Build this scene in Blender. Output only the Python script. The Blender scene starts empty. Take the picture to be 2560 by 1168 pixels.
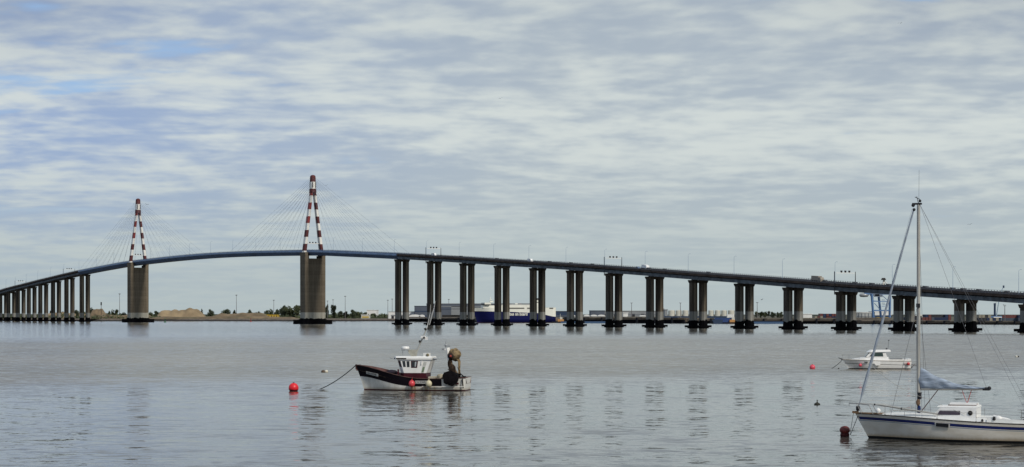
import bpy, math, random
from mathutils import Vector, Matrix
random.seed(7)
S = bpy.context.scene
COL = S.collection
PI = math.pi
# ------------------------------------------------------------------ camera
F, CH, HY = 4544.0, 8.5, 786.0          # focal length in photo pixels, eye height, horizon row
cam_d = bpy.data.cameras.new("camera"); cam = bpy.data.objects.new("camera", cam_d); COL.objects.link(cam)
cam.location = (0, 0, CH); cam.rotation_euler = (PI/2, 0, 0)
cam_d.sensor_width = 36; cam_d.lens = F/2560*36
cam_d.shift_y = (HY-584)/2560
cam_d.clip_start = 1; cam_d.clip_end = 60000
S.camera = cam
# ------------------------------------------------------------------ light
SUN_AZ, SUN_EL = math.radians(143), math.radians(40)
sund = bpy.data.lights.new("sun", 'SUN'); sun = bpy.data.objects.new("sun", sund); COL.objects.link(sun)
sund.energy = 2.6; sund.angle = math.radians(9); sund.color = (1.0, 0.94, 0.84)
sv = Vector((math.sin(SUN_AZ)*math.cos(SUN_EL), math.cos(SUN_AZ)*math.cos(SUN_EL), math.sin(SUN_EL)))
sun.rotation_euler = sv.to_track_quat('Z', 'Y').to_euler(); sun.location = (100, -100, 200)
S.view_settings.view_transform = 'Standard'; S.view_settings.look = 'None'
S.view_settings.exposure = 0; S.view_settings.gamma = 1
# ------------------------------------------------------------------ node helpers
class NT:
    def __init__(s, tree): s.t = tree; s.n = tree.nodes; s.l = tree.links
    def node(s, typ, **kw):
        n = s.n.new(typ)
        for k, v in kw.items(): setattr(n, k, v)
        return n
    def put(s, sock, v):
        if isinstance(v, bpy.types.NodeSocket): s.l.new(v, sock)
        elif v is not None: sock.default_value = v
    def math(s, op, a, b=None, c=None, clamp=False):
        n = s.node('ShaderNodeMath', operation=op); n.use_clamp = clamp
        s.put(n.inputs[0], a)
        if b is not None: s.put(n.inputs[1], b)
        if c is not None: s.put(n.inputs[2], c)
        return n.outputs[0]
    def vmath(s, op, a, b=None):
        n = s.node('ShaderNodeVectorMath', operation=op)
        s.put(n.inputs[0], a)
        if b is not None: s.put(n.inputs[1], b)
        return n.outputs[0]
    def noise(s, vec, scale, detail=3, rough=0.5, color=False, dist=0):
        n = s.node('ShaderNodeTexNoise'); s.put(n.inputs['Vector'], vec)
        n.inputs['Scale'].default_value = scale; n.inputs['Detail'].default_value = detail
        n.inputs['Roughness'].default_value = rough; n.inputs['Distortion'].default_value = dist
        return n.outputs['Color' if color else 'Fac']
    def ramp(s, v, a, b, lo=0.0, hi=1.0, smooth=True):
        n = s.node('ShaderNodeMapRange')
        n.interpolation_type = 'SMOOTHSTEP' if smooth else 'LINEAR'
        s.put(n.inputs['Value'], v); n.inputs['From Min'].default_value = a; n.inputs['From Max'].default_value = b
        n.inputs['To Min'].default_value = lo; n.inputs['To Max'].default_value = hi
        return n.outputs[0]
    def mix(s, f, a, b, typ='MIX'):
        n = s.node('ShaderNodeMix', data_type='RGBA', blend_type=typ)
        s.put(n.inputs[0], f)
        for i, v in ((6, a), (7, b)):
            if isinstance(v, tuple) and len(v) == 3: v = (*v, 1)
            s.put(n.inputs[i], v)
        return n.outputs[2]
    def scalev(s, v, sc):
        return s.vmath('MULTIPLY', v, sc)
    def xyz(s, v):
        n = s.node('ShaderNodeSeparateXYZ'); s.put(n.inputs[0], v); return n.outputs
    def comb(s, x, y, z):
        n = s.node('ShaderNodeCombineXYZ')
        for i, v in enumerate((x, y, z)): s.put(n.inputs[i], v)
        return n.outputs[0]
# ------------------------------------------------------------------ world: clear sky behind a broken layer of cloud
W = bpy.data.worlds.new("World"); S.world = W; W.use_nodes = True
w = NT(W.node_tree); w.n.clear()
sky = w.node('ShaderNodeTexSky', sky_type='NISHITA'); sky.sun_disc = False
sky.sun_elevation = SUN_EL; sky.sun_rotation = SUN_AZ; sky.air_density = 1.2; sky.dust_density = 1.0; sky.altitude = 10
tc = w.node('ShaderNodeTexCoord').outputs['Generated']
d = w.xyz(tc)
zc = w.math('MAXIMUM', d[2], 0.0)
den = w.math('ADD', zc, 0.135)
cu = w.math('DIVIDE', d[0], den); cv = w.math('DIVIDE', d[1], den)
P = w.comb(cu, cv, 0.0)
wv = w.noise(w.scalev(P, (0.7, 0.7, 1)), 1.0, 2, 0.5, color=True)
P2 = w.vmath('ADD', P, w.scalev(w.vmath('SUBTRACT', wv, (0.5, 0.5, 0.5)), (0.35, 0.2, 0)))
# long shallow billows running across the view, finer puffs riding on them
big = w.noise(w.vmath('ADD', w.scalev(P2, (0.8, 0.9, 1)), (3.1, 7.7, 0)), 1.6, 2, 0.45)
mid = w.noise(w.vmath('ADD', w.scalev(P2, (0.88, 1.15, 1)), (11.3, 2.2, 4)), 6.5, 2, 0.5)
fine = w.noise(w.vmath('ADD', w.scalev(P2, (1.2, 1.1, 1)), (1.3, 8.2, 9)), 15.0, 3, 0.55)
body = w.math('ADD', w.math('MULTIPLY', big, 0.38), w.math('ADD', w.math('MULTIPLY', mid, 0.46), w.math('MULTIPLY', fine, 0.16)))
# how thick the cloud is: it thins toward the upper left
left = w.ramp(d[0], -0.30, 0.04, 1.0, 0.0)
high = w.ramp(d[2], 0.045, 0.13, 0.0, 1.0)
gap = w.math('MULTIPLY', left, w.math('ADD', 0.35, w.math('MULTIPLY', high, 0.65)))
rift = w.noise(w.vmath('ADD', w.scalev(P2, (0.5, 1.1, 1)), (5.2, 1.4, 2)), 2.3, 5, 0.55)
cover = w.math('SUBTRACT', w.math('ADD', w.math('MULTIPLY', rift, 0.6), w.math('ADD', 0.06, w.math('MULTIPLY', body, 0.4))), w.math('MULTIPLY', gap, 0.115))
lumps = w.ramp(body, 0.39, 0.63, 0.0, 1.0)
veil = w.ramp(cover, 0.345, 0.45, 0.1, 1.0)
ccol_r = w.mix(lumps, (4.25, 4.95, 5.6), (6.4, 6.95, 6.85))
ccol_l = w.mix(lumps, (3.05, 4.15, 6.3), (6.3, 6.9, 7.0))
ccol = w.mix(left, ccol_r, ccol_l)
# heavier, darker cloud far overhead at both sides
side = w.math('ADD', w.ramp(d[0], 0.08, 0.28), w.ramp(d[0], -0.12, -0.28))
ccol = w.mix(w.math('MULTIPLY', w.ramp(d[2], 0.10, 0.19), w.math('ADD', 0.25, w.math('MULTIPLY', side, 0.5))), ccol, w.mix(lumps, (2.6, 3.2, 4.3), (4.5, 5.0, 5.2)))
blue = w.mix(0.6, sky.outputs[0], (2.3, 4.4, 8.4))
skyc = w.mix(veil, blue, ccol)
# the layer thickens to an even pale grey toward the horizon
hz = w.ramp(d[2], 0.0, 0.105, 0.9, 0.0)
skyc = w.mix(hz, skyc, (4.35, 5.05, 5.15))
bg = w.node('ShaderNodeBackground'); bg.inputs['Strength'].default_value = 0.1
w.put(bg.inputs['Color'], skyc)
w.l.new(bg.outputs[0], w.node('ShaderNodeOutputWorld').inputs['Surface'])
# ------------------------------------------------------------------ materials
MATS = {}
def newmat(name):
    m = bpy.data.materials.new(name); m.use_nodes = True
    t = NT(m.node_tree); b = t.n['Principled BSDF']; MATS[name] = m
    return m, t, b
def pos(t): return t.node('ShaderNodeNewGeometry').outputs['Position']
def objc(t): return t.node('ShaderNodeTexCoord').outputs['Object']
def M(name, col, rough=0.6, metal=0.0, var=0.15, scale=2.0, bump=0.0, stretch=(1, 1, 1), dirt=None, dirt_amt=0.3):
    if name in MATS: return MATS[name]
    m, t, b = newmat(name)
    o = objc(t); v = t.scalev(o, stretch)
    n = t.noise(v, scale, 4, 0.6)
    c = t.mix(t.ramp(n, 0.3, 0.7), tuple(x*(1-var) for x in col), tuple(min(1, x*(1+var)) for x in col))
    if dirt:
        n2 = t.noise(t.scalev(o, (stretch[0]*1.3, stretch[1]*1.3, stretch[2]*0.5)), scale*0.6, 5, 0.65)
        c = t.mix(t.ramp(n2, 0.5, 0.75, 0, dirt_amt), c, dirt)
    t.put(b.inputs['Base Color'], c)
    b.inputs['Roughness'].default_value = rough; b.inputs['Metallic'].default_value = metal
    if max(col) < 0.12 and rough > .3: b.inputs['Specular IOR Level'].default_value = 0.15
    if bump:
        bn = t.node('ShaderNodeBump'); bn.inputs['Distance'].default_value = bump
        t.put(bn.inputs['Height'], n); t.put(b.inputs['Normal'], bn.outputs[0])
    return m
def concrete(name, upper, pale, streak=0.5, grid=False):
    """weathered bridge concrete: black algae up to the tide mark, a pale scoured band, stained above"""
    m, t, b = newmat(name)
    p = pos(t); q = t.xyz(p)
    st = t.noise(t.scalev(p, (0.55, 0.55, 0.035)), 1.0, 5, 0.6)
    sp = t.noise(p, 0.9, 5, 0.65)
    up = t.mix(t.ramp(st, 0.33, 0.68), tuple(x*(1-streak) for x in upper), tuple(x*(1+streak) for x in upper))
    up = t.mix(t.ramp(sp, 0.4, 0.75, 0, 0.4), up, tuple(x*0.6 for x in upper))
    if grid:
        g = t.math('MULTIPLY', q[2], 1/3.1); g = t.math('FRACT', g)
        l = t.math('LESS_THAN', g, 0.10)
        up = t.mix(t.math('MULTIPLY', l, 0.5), up, tuple(x*0.55 for x in upper))
        lift = t.noise(t.comb(0.0, 0.0, t.math('FLOOR', t.math('MULTIPLY', q[2], 1/3.1))), 3.7, 0, 0)
        up = t.mix(t.ramp(lift, 0.35, 0.65, 0, 0.35), up, tuple(x*1.45 for x in upper))
    rnd_ = t.node('ShaderNodeObjectInfo').outputs['Random']
    up = t.mix(1.0, up, t.mix(rnd_, (0.78, 0.80, 0.82), (1.45, 1.38, 1.30)), 'MULTIPLY')
    pl = t.mix(t.ramp(st, 0.35, 0.65), tuple(x*0.75 for x in pale), pale)
    wob = t.math('MULTIPLY', t.math('SUBTRACT', st, 0.5), 1.2)
    c = t.mix(t.ramp(t.math('ADD', q[2], t.math('MULTIPLY', wob, 0.25)), 10.0, 10.35), pl, up)
    tide = t.math('ADD', q[2], t.math('MULTIPLY', t.math('SUBTRACT', t.noise(p, 0.35, 2, 0.5), 0.5), 3.4))
    c = t.mix(t.ramp(tide, 4.6, 5.1), (0.003, 0.003, 0.004), c)
    t.put(b.inputs['Base Color'], c); b.inputs['Roughness'].default_value = 0.9
    b.inputs['Specular IOR Level'].default_value = 0.05
    return m
conc_pier = concrete("pier_concrete", (0.066, 0.056, 0.046), (0.23, 0.225, 0.205), 0.45)
conc_rib = concrete("pier_rib_concrete", (0.140, 0.120, 0.092), (0.32, 0.31, 0.28), 0.35)
conc_tower = concrete("tower_concrete", (0.150, 0.124, 0.092), (0.40, 0.38, 0.32), 0.22, grid=True)
wet_shade = M("wet_and_shade_black", (0.004, 0.004, 0.005), 0.95, var=0.5, scale=0.8); wet_shade.node_tree.nodes['Principled BSDF'].inputs['Specular IOR Level'].default_value = 0.05  # wet black footings; also the shade painted under the deck overhang
deckc = M("stained_deck_concrete", (0.070, 0.050, 0.040), 0.85, var=0.35, scale=0.25)
beamc = M("grey_beam_concrete", (0.10, 0.115, 0.13), 0.8, var=0.4, scale=0.25)
lightc = M("pale_concrete", (0.33, 0.33, 0.31), 0.85, var=0.25, scale=0.5)
asphalt = M("asphalt", (0.05, 0.05, 0.052), 0.9, scale=0.5)
railm = M("weathered_rail_metal", (0.13, 0.12, 0.125), 0.6, var=0.3)
blue_steel = M("blue_painted_steel", (0.085, 0.14, 0.245), 0.5, var=0.18, scale=0.12, dirt=(0.05, 0.07, 0.11), dirt_amt=0.5)
blue_light = M("light_blue_painted_steel", (0.14, 0.21, 0.33), 0.5, var=0.15, scale=0.2)
redp = M("red_tower_paint", (0.22, 0.028, 0.025), 0.55, var=0.22, scale=0.3, dirt=(0.20, 0.09, 0.09), dirt_amt=0.5)
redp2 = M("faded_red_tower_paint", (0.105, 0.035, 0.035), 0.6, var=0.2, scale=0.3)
whp = M("white_tower_paint", (0.78, 0.76, 0.71), 0.55, var=0.06, scale=0.3, dirt=(0.5, 0.47, 0.4), dirt_amt=0.35)
cablem = M("stay_cable_sheath", (0.20, 0.22, 0.25), 0.5)
lampm = M("lamp_post_blue_grey", (0.22, 0.30, 0.42), 0.5)
darkm = M("dark_painted_metal", (0.03, 0.03, 0.034), 0.5)
greym = M("grey_metal", (0.3, 0.31, 0.32), 0.4, metal=0.3)
whm = M("white_gelcoat", (0.76, 0.75, 0.73), 0.3, var=0.04, dirt=(0.5, 0.46, 0.38), dirt_amt=0.3)
whpaint = M("white_paint", (0.78, 0.77, 0.74), 0.5, var=0.05, dirt=(0.45, 0.4, 0.33), dirt_amt=0.3, scale=1.2)
glassm = M("dark_window_glass", (0.018, 0.022, 0.026), 0.08, var=0.1)
rubber = M("black_rubber", (0.015, 0.015, 0.016), 0.8)
# ------------------------------------------------------------------ mesh builder
class MB:
    def __init__(s): s.v = []; s.f = []; s.m = []; s.sm = []
    def add(s, vs, fs, mi=0, smooth=False):
        o = len(s.v); s.v += [tuple(x) for x in vs]
        for f in fs: s.f.append(tuple(i+o for i in f)); s.m.append(mi); s.sm.append(smooth)
        return s
    def box(s, c, d, mi=0, rz=0, top=None, ax=None):
        """centre, full sizes; top=(sx,sy) scales the top face"""
        tx, ty = top or (1, 1)
        vs = []
        for z, a, b in ((-.5, 1, 1), (.5, tx, ty)):
            for x, y in ((-.5, -.5), (.5, -.5), (.5, .5), (-.5, .5)):
                vs.append(Vector((x*d[0]*a, y*d[1]*b, z*d[2])))
        R = Matrix.Rotation(rz, 3, 'Z') if ax is None else ax
        vs = [R @ v + Vector(c) for v in vs]
        return s.add(vs, [(3, 2, 1, 0), (4, 5, 6, 7), (0, 1, 5, 4), (1, 2, 6, 5), (2, 3, 7, 6), (3, 0, 4, 7)], mi)
    def bbox(s, lo, hi, mi=0):
        return s.box([(a+b)/2 for a, b in zip(lo, hi)], [b-a for a, b in zip(lo, hi)], mi)
    def tube(s, pts, r, n=6, mi=0, cap=True, smooth=True):
        pts = [Vector(p) for p in pts]; k = len(pts)
        rs = r if isinstance(r, (list, tuple)) else [r]*k
        rings = []
        for i, p in enumerate(pts):
            t = (pts[min(i+1, k-1)]-pts[max(i-1, 0)]).normalized()
            up = Vector((0, 0, 1)) if abs(t.z) < .9 else Vector((1, 0, 0))
            a = t.cross(up).normalized(); b = t.cross(a).normalized()
            rings.append([p + (a*math.cos(2*PI*j/n)+b*math.sin(2*PI*j/n))*rs[i] for j in range(n)])
        vs = [q for rg in rings for q in rg]
        fs = [(i*n+j, i*n+(j+1) % n, (i+1)*n+(j+1) % n, (i+1)*n+j) for i in range(k-1) for j in range(n)]
        s.add(vs, fs, mi, smooth)
        if cap: s.add(rings[0], [tuple(range(n))[::-1]], mi); s.add(rings[-1], [tuple(range(n))], mi)
        return s
    def lathe(s, prof, c=(0, 0, 0), n=16, mi=0, axis='Z', smooth=True):
        R = {'Z': Matrix.Identity(3), 'Y': Matrix.Rotation(PI/2, 3, 'X'), 'X': Matrix.Rotation(PI/2, 3, 'Y')}[axis]
        vs = []
        for r, z in prof:
            for j in range(n): vs.append(R @ Vector((r*math.cos(2*PI*j/n), r*math.sin(2*PI*j/n), z)) + Vector(c))
        fs = [(i*n+j, i*n+(j+1) % n, (i+1)*n+(j+1) % n, (i+1)*n+j) for i in range(len(prof)-1) for j in range(n)]
        return s.add(vs, fs, mi, smooth)
    def ball(s, c, r, n=14, mi=0, sz=1.0):
        k = n//2+1
        return s.lathe([(max(1e-4, r*math.sin(PI*i/(k-1))), -r*sz*math.cos(PI*i/(k-1))) for i in range(k)], c, n, mi)
    def prism(s, poly, y0, y1, mi=0, axis='Y'):
        n = len(poly)
        mk = (lambda a, b, c: (a, c, b)) if axis == 'Y' else ((lambda a, b, c: (a, b, c)) if axis == 'Z' else (lambda a, b, c: (c, a, b)))
        vs = [mk(a, b, y0) for a, b in poly]+[mk(a, b, y1) for a, b in poly]
        fs = [tuple(range(n)), tuple(range(n, 2*n))[::-1]]+[(i, i+n, (i+1) % n+n, (i+1) % n) for i in range(n)]
        return s.add(vs, fs, mi)
    def loft(s, rings, mi=0, close=True, caps=True, smooth=True, rowmat=None):
        n = len(rings[0]); vs = [p for r in rings for p in r]; o = len(s.v)
        m = n if close else n-1
        s.v += [tuple(p) for p in vs]
        for i in range(len(rings)-1):
            for j in range(m):
                s.f.append((o+i*n+j, o+i*n+(j+1) % n, o+(i+1)*n+(j+1) % n, o+(i+1)*n+j))
                s.m.append(rowmat[j] if rowmat else mi); s.sm.append(smooth)
        if caps and close:
            s.add(rings[0], [tuple(range(n))[::-1]], mi); s.add(rings[-1], [tuple(range(n))], mi)
        return s
    def mesh(s, name, mats):
        me = bpy.data.meshes.new(name); me.from_pydata(s.v, [], s.f)
        for m in (mats if isinstance(mats, (list, tuple)) else [mats]): me.materials.append(m)
        me.polygons.foreach_set('material_index', s.m); me.polygons.foreach_set('use_smooth', s.sm)
        me.update()
        import bmesh
        bm = bmesh.new(); bm.from_mesh(me); bmesh.ops.recalc_face_normals(bm, faces=bm.faces); bm.to_mesh(me); bm.free()
        return me
    def build(s, name, mats, parent=None, loc=None, rz=0, matrix=None):
        o = bpy.data.objects.new(name, s.mesh(name, mats)); COL.objects.link(o)
        if parent is not None: o.parent = parent
        if loc is not None: o.location = loc
        if rz: o.rotation_euler = (0, 0, rz)
        return o
def tag(o, label=None, cat=None, group=None, kind=None):
    if label: o['label'] = label
    if cat: o['category'] = cat
    if group: o['group'] = group
    if kind: o['kind'] = kind
    return o
def empty(name, loc, rz=0, label=None, cat=None, group=None):
    o = bpy.data.objects.new(name, None); COL.objects.link(o); o.empty_display_size = 0.2
    o.location = loc; o.rotation_euler = (0, 0, rz)
    return tag(o, label, cat, group)
def copy_tree(o, parent=None):
    c = o.copy(); COL.objects.link(c); c.parent = parent
    for ch in [x for x in o.children]: copy_tree(ch, c)
    return c
def at(px, py, Y): return Vector(((px-1280)/F*Y, Y, CH-(py-HY)/F*Y))
def gx(px, Y): return (px-1280)/F*Y
def zz(py, Y): return CH-(py-HY)/F*Y
def textmesh(name, body, size, mat, parent, matrix, extrude=0.01, bold=0.0):
    cu_ = bpy.data.curves.new(name, 'FONT'); cu_.body = body; cu_.size = size; cu_.extrude = extrude; cu_.offset = bold
    cu_.align_x = 'CENTER'; cu_.align_y = 'CENTER'
    to = bpy.data.objects.new(name, cu_); COL.objects.link(to)
    bpy.context.view_layer.update()
    me = bpy.data.meshes.new_from_object(to.evaluated_get(bpy.context.evaluated_depsgraph_get()))
    bpy.data.objects.remove(to); me.materials.clear(); me.materials.append(mat)
    o = bpy.data.objects.new(name, me); COL.objects.link(o); o.parent = parent; o.matrix_local = matrix
    return o
# ------------------------------------------------------------------ water
m, t, b = newmat("river_water")
p = pos(t); q = t.xyz(p)
warp = t.math('MULTIPLY', t.math('SUBTRACT', t.noise(t.scalev(p, (0.004, 0.012, 1)), 1.0, 3, 0.5), 0.5), 150.0)
yy = t.math('ADD', q[1], warp)
yy = t.math('ADD', yy, t.math('MULTIPLY', q[0], -0.45))
near = t.ramp(yy, 195.0, 275.0)                 # where the breeze picks up
farb = t.ramp(yy, 560.0, 800.0)                 # the sheltered water under the viaduct
rough_zone = t.math('MULTIPLY', near, t.math('SUBTRACT', 1.0, farb))
c0 = t.noise(t.scalev(p, (0.12, 0.17, 1)), 1.0, 2, 0.5, color=True)
c1 = t.noise(t.scalev(p, (0.20, 0.50, 1)), 1.0, 2, 0.5, color=True)
c2 = t.noise(t.scalev(p, (0.6, 1.4, 1)), 1.0, 4, 0.72, color=True)
patch = t.ramp(t.noise(t.scalev(p, (0.012, 0.035, 1)), 1.0, 3, 0.55), 0.35, 0.7, 0.8, 1.2)
def slope(c, ax, ay, by=0.0):
    if by: return t.vmath('ADD', t.scalev(t.vmath('SUBTRACT', c, (0.5, 0.5, 0.5)), (ax, ay, 0)), (0, -by, 0))
    return t.scalev(t.vmath('SUBTRACT', c, (0.5, 0.5, 0.5)), (ax, ay, 0))
s_near = t.vmath('ADD', t.vmath('ADD', slope(c0, 0.02, 0.06), slope(c1, 0.05, 0.14)), slope(c2, 0.36, 0.29, .014))
s_near = t.vmath('MULTIPLY', s_near, t.comb(patch, patch, 0.0))
s_rough = t.vmath('ADD', slope(c1, 0.05, 0.14), slope(c2, 0.25, 0.48, .11))
s_far = t.vmath('ADD', slope(c1, 0.03, 0.10), slope(c2, 0.35, 0.30, .035))
mv = t.node('ShaderNodeMix', data_type='VECTOR'); t.put(mv.inputs[0], near); t.put(mv.inputs[4], s_near); t.put(mv.inputs[5], s_rough)
mv2 = t.node('ShaderNodeMix', data_type='VECTOR'); t.put(mv2.inputs[0], farb); t.put(mv2.inputs[4], mv.outputs[1]); t.put(mv2.inputs[5], s_far)
nrm = t.vmath('NORMALIZE', t.vmath('ADD', mv2.outputs[1], (0, 0, 1)))
t.put(b.inputs['Normal'], nrm)
silt = t.noise(t.scalev(p, (0.004, 0.02, 1)), 1.0, 3, 0.5)
t.put(b.inputs['Base Color'], t.mix(rough_zone, t.mix(t.ramp(silt, 0.35, 0.65), (0.050, 0.049, 0.045), (0.075, 0.070, 0.060)), t.mix(t.ramp(silt, 0.35, 0.65), (0.135, 0.118, 0.080), (0.18, 0.155, 0.105))))
b.inputs['Roughness'].default_value = 0.04; b.inputs['IOR'].default_value = 1.333
mb = MB(); mb.add([(-30000, -300, 0), (30000, -300, 0), (30000, 45000, 0), (-30000, 45000, 0)], [(0, 1, 2, 3)])
tag(mb.build('water', m), kind='structure', label='calm grey river water with faint ripples')
# ------------------------------------------------------------------ far bank
bank_pts = [(-900, 2600), (-300, 2520), (0, 2400), (255, 2260), (1000, 2230), (1150, 2010), (1200, 1925), (1400, 1925), (1440, 1790), (1700, 1700), (2100, 1630), (2560, 1490), (3400, 1380)]
bank_z = [3.0, 3.0, 3.0, 3.0, 3.2, 4.6, 5.0, 5.0, 5.2, 5.2, 3.6, 2.4, 2.2]
m, t, b = newmat("bank_ground")
p = pos(t)
n1 = t.noise(p, 0.02, 4, 0.6); n2 = t.noise(p, 0.15, 4, 0.65)
c = t.mix(t.ramp(n1, 0.4, 0.6), (0.04, 0.048, 0.026), (0.10, 0.08, 0.05))
c = t.mix(t.ramp(n2, 0.5, 0.7, 0, 0.6), c, (0.07, 0.058, 0.04))
t.put(b.inputs['Base Color'], c); b.inputs['Roughness'].default_value = 0.95
ground_m = m
m, t, b = newmat("bank_rocks")
p = pos(t); q = t.xyz(p)
n2 = t.noise(t.scalev(p, (1, 1, 0.5)), 0.3, 5, 0.7)
c = t.mix(t.ramp(n2, 0.35, 0.65), (0.05, 0.04, 0.032), (0.17, 0.13, 0.095))
c = t.mix(t.ramp(t.math('ADD', q[2], t.math('MULTIPLY', n2, 0.8)), 1.2, 2.6), (0.010, 0.009, 0.009), c)
t.put(b.inputs['Base Color'], c); b.inputs['Roughness'].default_value = 0.95
rocks_m = m
mb = MB(); rings = []
dens = []
for i in range(len(bank_pts)-1):
    k = 24
    for j in range(k):
        u = j/k; dens.append((bank_pts[i][0]*(1-u)+bank_pts[i+1][0]*u, bank_pts[i][1]*(1-u)+bank_pts[i+1][1]*u, bank_z[i]*(1-u)+bank_z[i+1]*u))
dens.append((*bank_pts[-1], bank_z[-1]))
def bankD(px):
    for a, bb in zip(bank_pts, bank_pts[1:]):
        if a[0] <= px <= bb[0]:
            u = (px-a[0])/(bb[0]-a[0]); return a[1]*(1-u)+bb[1]*u
def bankZ(px):
    for i, (a, bb) in enumerate(zip(bank_pts, bank_pts[1:])):
        if a[0] <= px <= bb[0]:
            u = (px-a[0])/(bb[0]-a[0]); return bank_z[i]*(1-u)+bank_z[i+1]*u
for px, D, z in dens:
    j = random.uniform(-3, 3) if px < 1100 else 0
    wdt = 14 if px < 1100 else 2.5
    f = lambda dd, h: (gx(px, D)*(D+dd)/D, D+dd, h)
    rings.append([f(-2+j, -2), f(j, 0.1), f(j+wdt*.4, z*.62+random.uniform(-.25, .25)), f(j+wdt, z+random.uniform(-.2, .2)*(px < 1100)), f(wdt+60, z+.1), f(1500, z+.2), f(42000, z+.3)])
mb.loft(rings, close=False, caps=False, smooth=False, rowmat=[1, 1, 1, 0, 0, 0])
tag(mb.build('far_bank', [ground_m, rocks_m]), kind='structure', label='low far river bank with dark rocky edge')
# sand hills and rough slopes on the left bank
def hill(name, label, px0, px1, ytop, D, col, depth=45, seed=0, plateau=0.35):
    rnd = random.Random(seed)
    x0, x1 = gx(px0, D), gx(px1, D); zt = zz(ytop, D); z0 = bankZ(max(px0, 0))-.3
    nx, ny = 46, 14; vs = []; fs = []
    ph = [rnd.uniform(0, 6) for _ in range(6)]
    for j in range(ny+1):
        for i in range(nx+1):
            u = i/nx; v = j/ny
            e = min(1, min(u, 1-u)/plateau*1.0); e = e*e*(3-2*e)
            g = min(1, min(v, 1-v)/.42); g = g*g*(3-2*g)
            h = e*g*(0.86+.08*math.sin(u*9+ph[0])+.06*math.sin(u*23+ph[1]+v*4)+.04*math.sin(u*47+ph[2]))+rnd.uniform(-.015, .015)*e
            vs.append((x0+(x1-x0)*u, D+(v-.5)*depth, z0+max(0, h)*(zt-z0)/.98))
    for j in range(ny):
        for i in range(nx): a = j*(nx+1)+i; fs.append((a, a+1, a+nx+2, a+nx+1))
    o = MB().add(vs, fs, 0, True).build(name, col); tag(o, label, kind='structure'); return o
sand = M("pale_sand", (0.26, 0.19, 0.11), 0.95, var=0.22, scale=0.06, dirt=(0.2, 0.14, 0.08), dirt_amt=0.6)
sand2 = M("dull_sand_with_grass", (0.16, 0.115, 0.068), 0.95, var=0.35, scale=0.05, dirt=(0.045, 0.055, 0.025), dirt_amt=0.85)
hill('sand_hill', 'large pale sand heap between the two pylons', 384, 522, 771, 2330, sand, 60, 3, .22)
hill('sand_hill', 'low ochre sand slope right of the large sand heap', 505, 700, 781, 2300, sand2, 50, 4, .3)
hill('sand_hill', 'sandy mound behind the left viaduct piers', 208, 285, 771, 2330, sand2, 50, 5, .45)
hill('sand_hill', 'long low sandy rise left of the far pylon', 60, 330, 781, 2420, sand, 50, 6, .3)
hill('grass_bank', 'grassy slope beside the far pylon base', 225, 400, 786, 2290, sand2, 30, 8, .2)
hill('grass_bank', 'brown bank strip in front of the sand heap', 360, 760, 791, 2275, sand2, 24, 9, .1)
# ------------------------------------------------------------------ trees
def leaf_mat(name, a, bcol):
    m, t, b = newmat(name)
    n = t.noise(pos(t), 0.35, 4, 0.7)
    t.put(b.inputs['Base Color'], t.mix(t.ramp(n, 0.35, 0.65), a, bcol)); b.inputs['Roughness'].default_value = 0.8
    return m
leaf1 = leaf_mat("leaf_dark", (0.018, 0.027, 0.014), (0.05, 0.065, 0.03))
leaf2 = leaf_mat("leaf_mid", (0.03, 0.045, 0.018), (0.075, 0.085, 0.035))
barkm = M("bark", (0.06, 0.045, 0.03), 0.9)
def crown_mesh(seed, n=1300, tall=False):
    rnd = random.Random(seed); mb = MB(); blobs = []
    for _ in range(9 if not tall else 6):
        a = rnd.uniform(0, 2*PI); r = rnd.uniform(0.05, .34); z = rnd.uniform(.16, .85)
        blobs.append((r*math.cos(a), r*math.sin(a), z, rnd.uniform(.14, .26)))
    for _ in range(n):
        bx, by, bz, br = rnd.choice(blobs)
        dv = Vector((rnd.gauss(0, 1), rnd.gauss(0, 1), rnd.gauss(0, 1))).normalized()*br*rnd.uniform(.55, 1.08)
        c = Vector((bx, by, bz))+dv
        u = Vector((rnd.gauss(0, 1), rnd.gauss(0, 1), rnd.gauss(0, 1))).normalized(); v = u.orthogonal().normalized()
        s_ = rnd.uniform(.022, .06)
        mb.add([c+u*s_, c+v*s_, c-u*s_, c-v*s_], [(0, 1, 2, 3)])
    return mb
def trunk_mb():
    mb = MB(); mb.tube([(0, 0, 0), (0.01, 0, .3), (0, .01, .6)], [.03, .02, .008], 6)
    for a in (0.4, 2.5, 4.4): mb.tube([(0, 0, .25), (.16*math.cos(a), .16*math.sin(a), .55)], [.014, .005], 5)
    return mb
crowns = [crown_mesh(s_).mesh('crown', leaf1 if s_ % 2 else leaf2) for s_ in range(5)]
trunkme = trunk_mb().mesh('trunk', barkm)
def tree(px0, px1, ytop, D, label, ybase=None, group='trees on the far bank', ci=None):
    x = gx((px0+px1)/2, D); wd = (px1-px0)/F*D; zb = bankZ((px0+px1)/2)+.1; h = zz(ytop, D)-zb
    e = empty('tree', (x, D, zb), random.uniform(0, 6), label, 'tree', group)
    for nm, me in (('crown', crowns[ci if ci is not None else random.randrange(5)]), ('trunk', trunkme)):
        o = bpy.data.objects.new(nm, me); COL.objects.link(o); o.parent = e; o.scale = (wd*1.05, wd*1.05, h)
    return e
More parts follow.
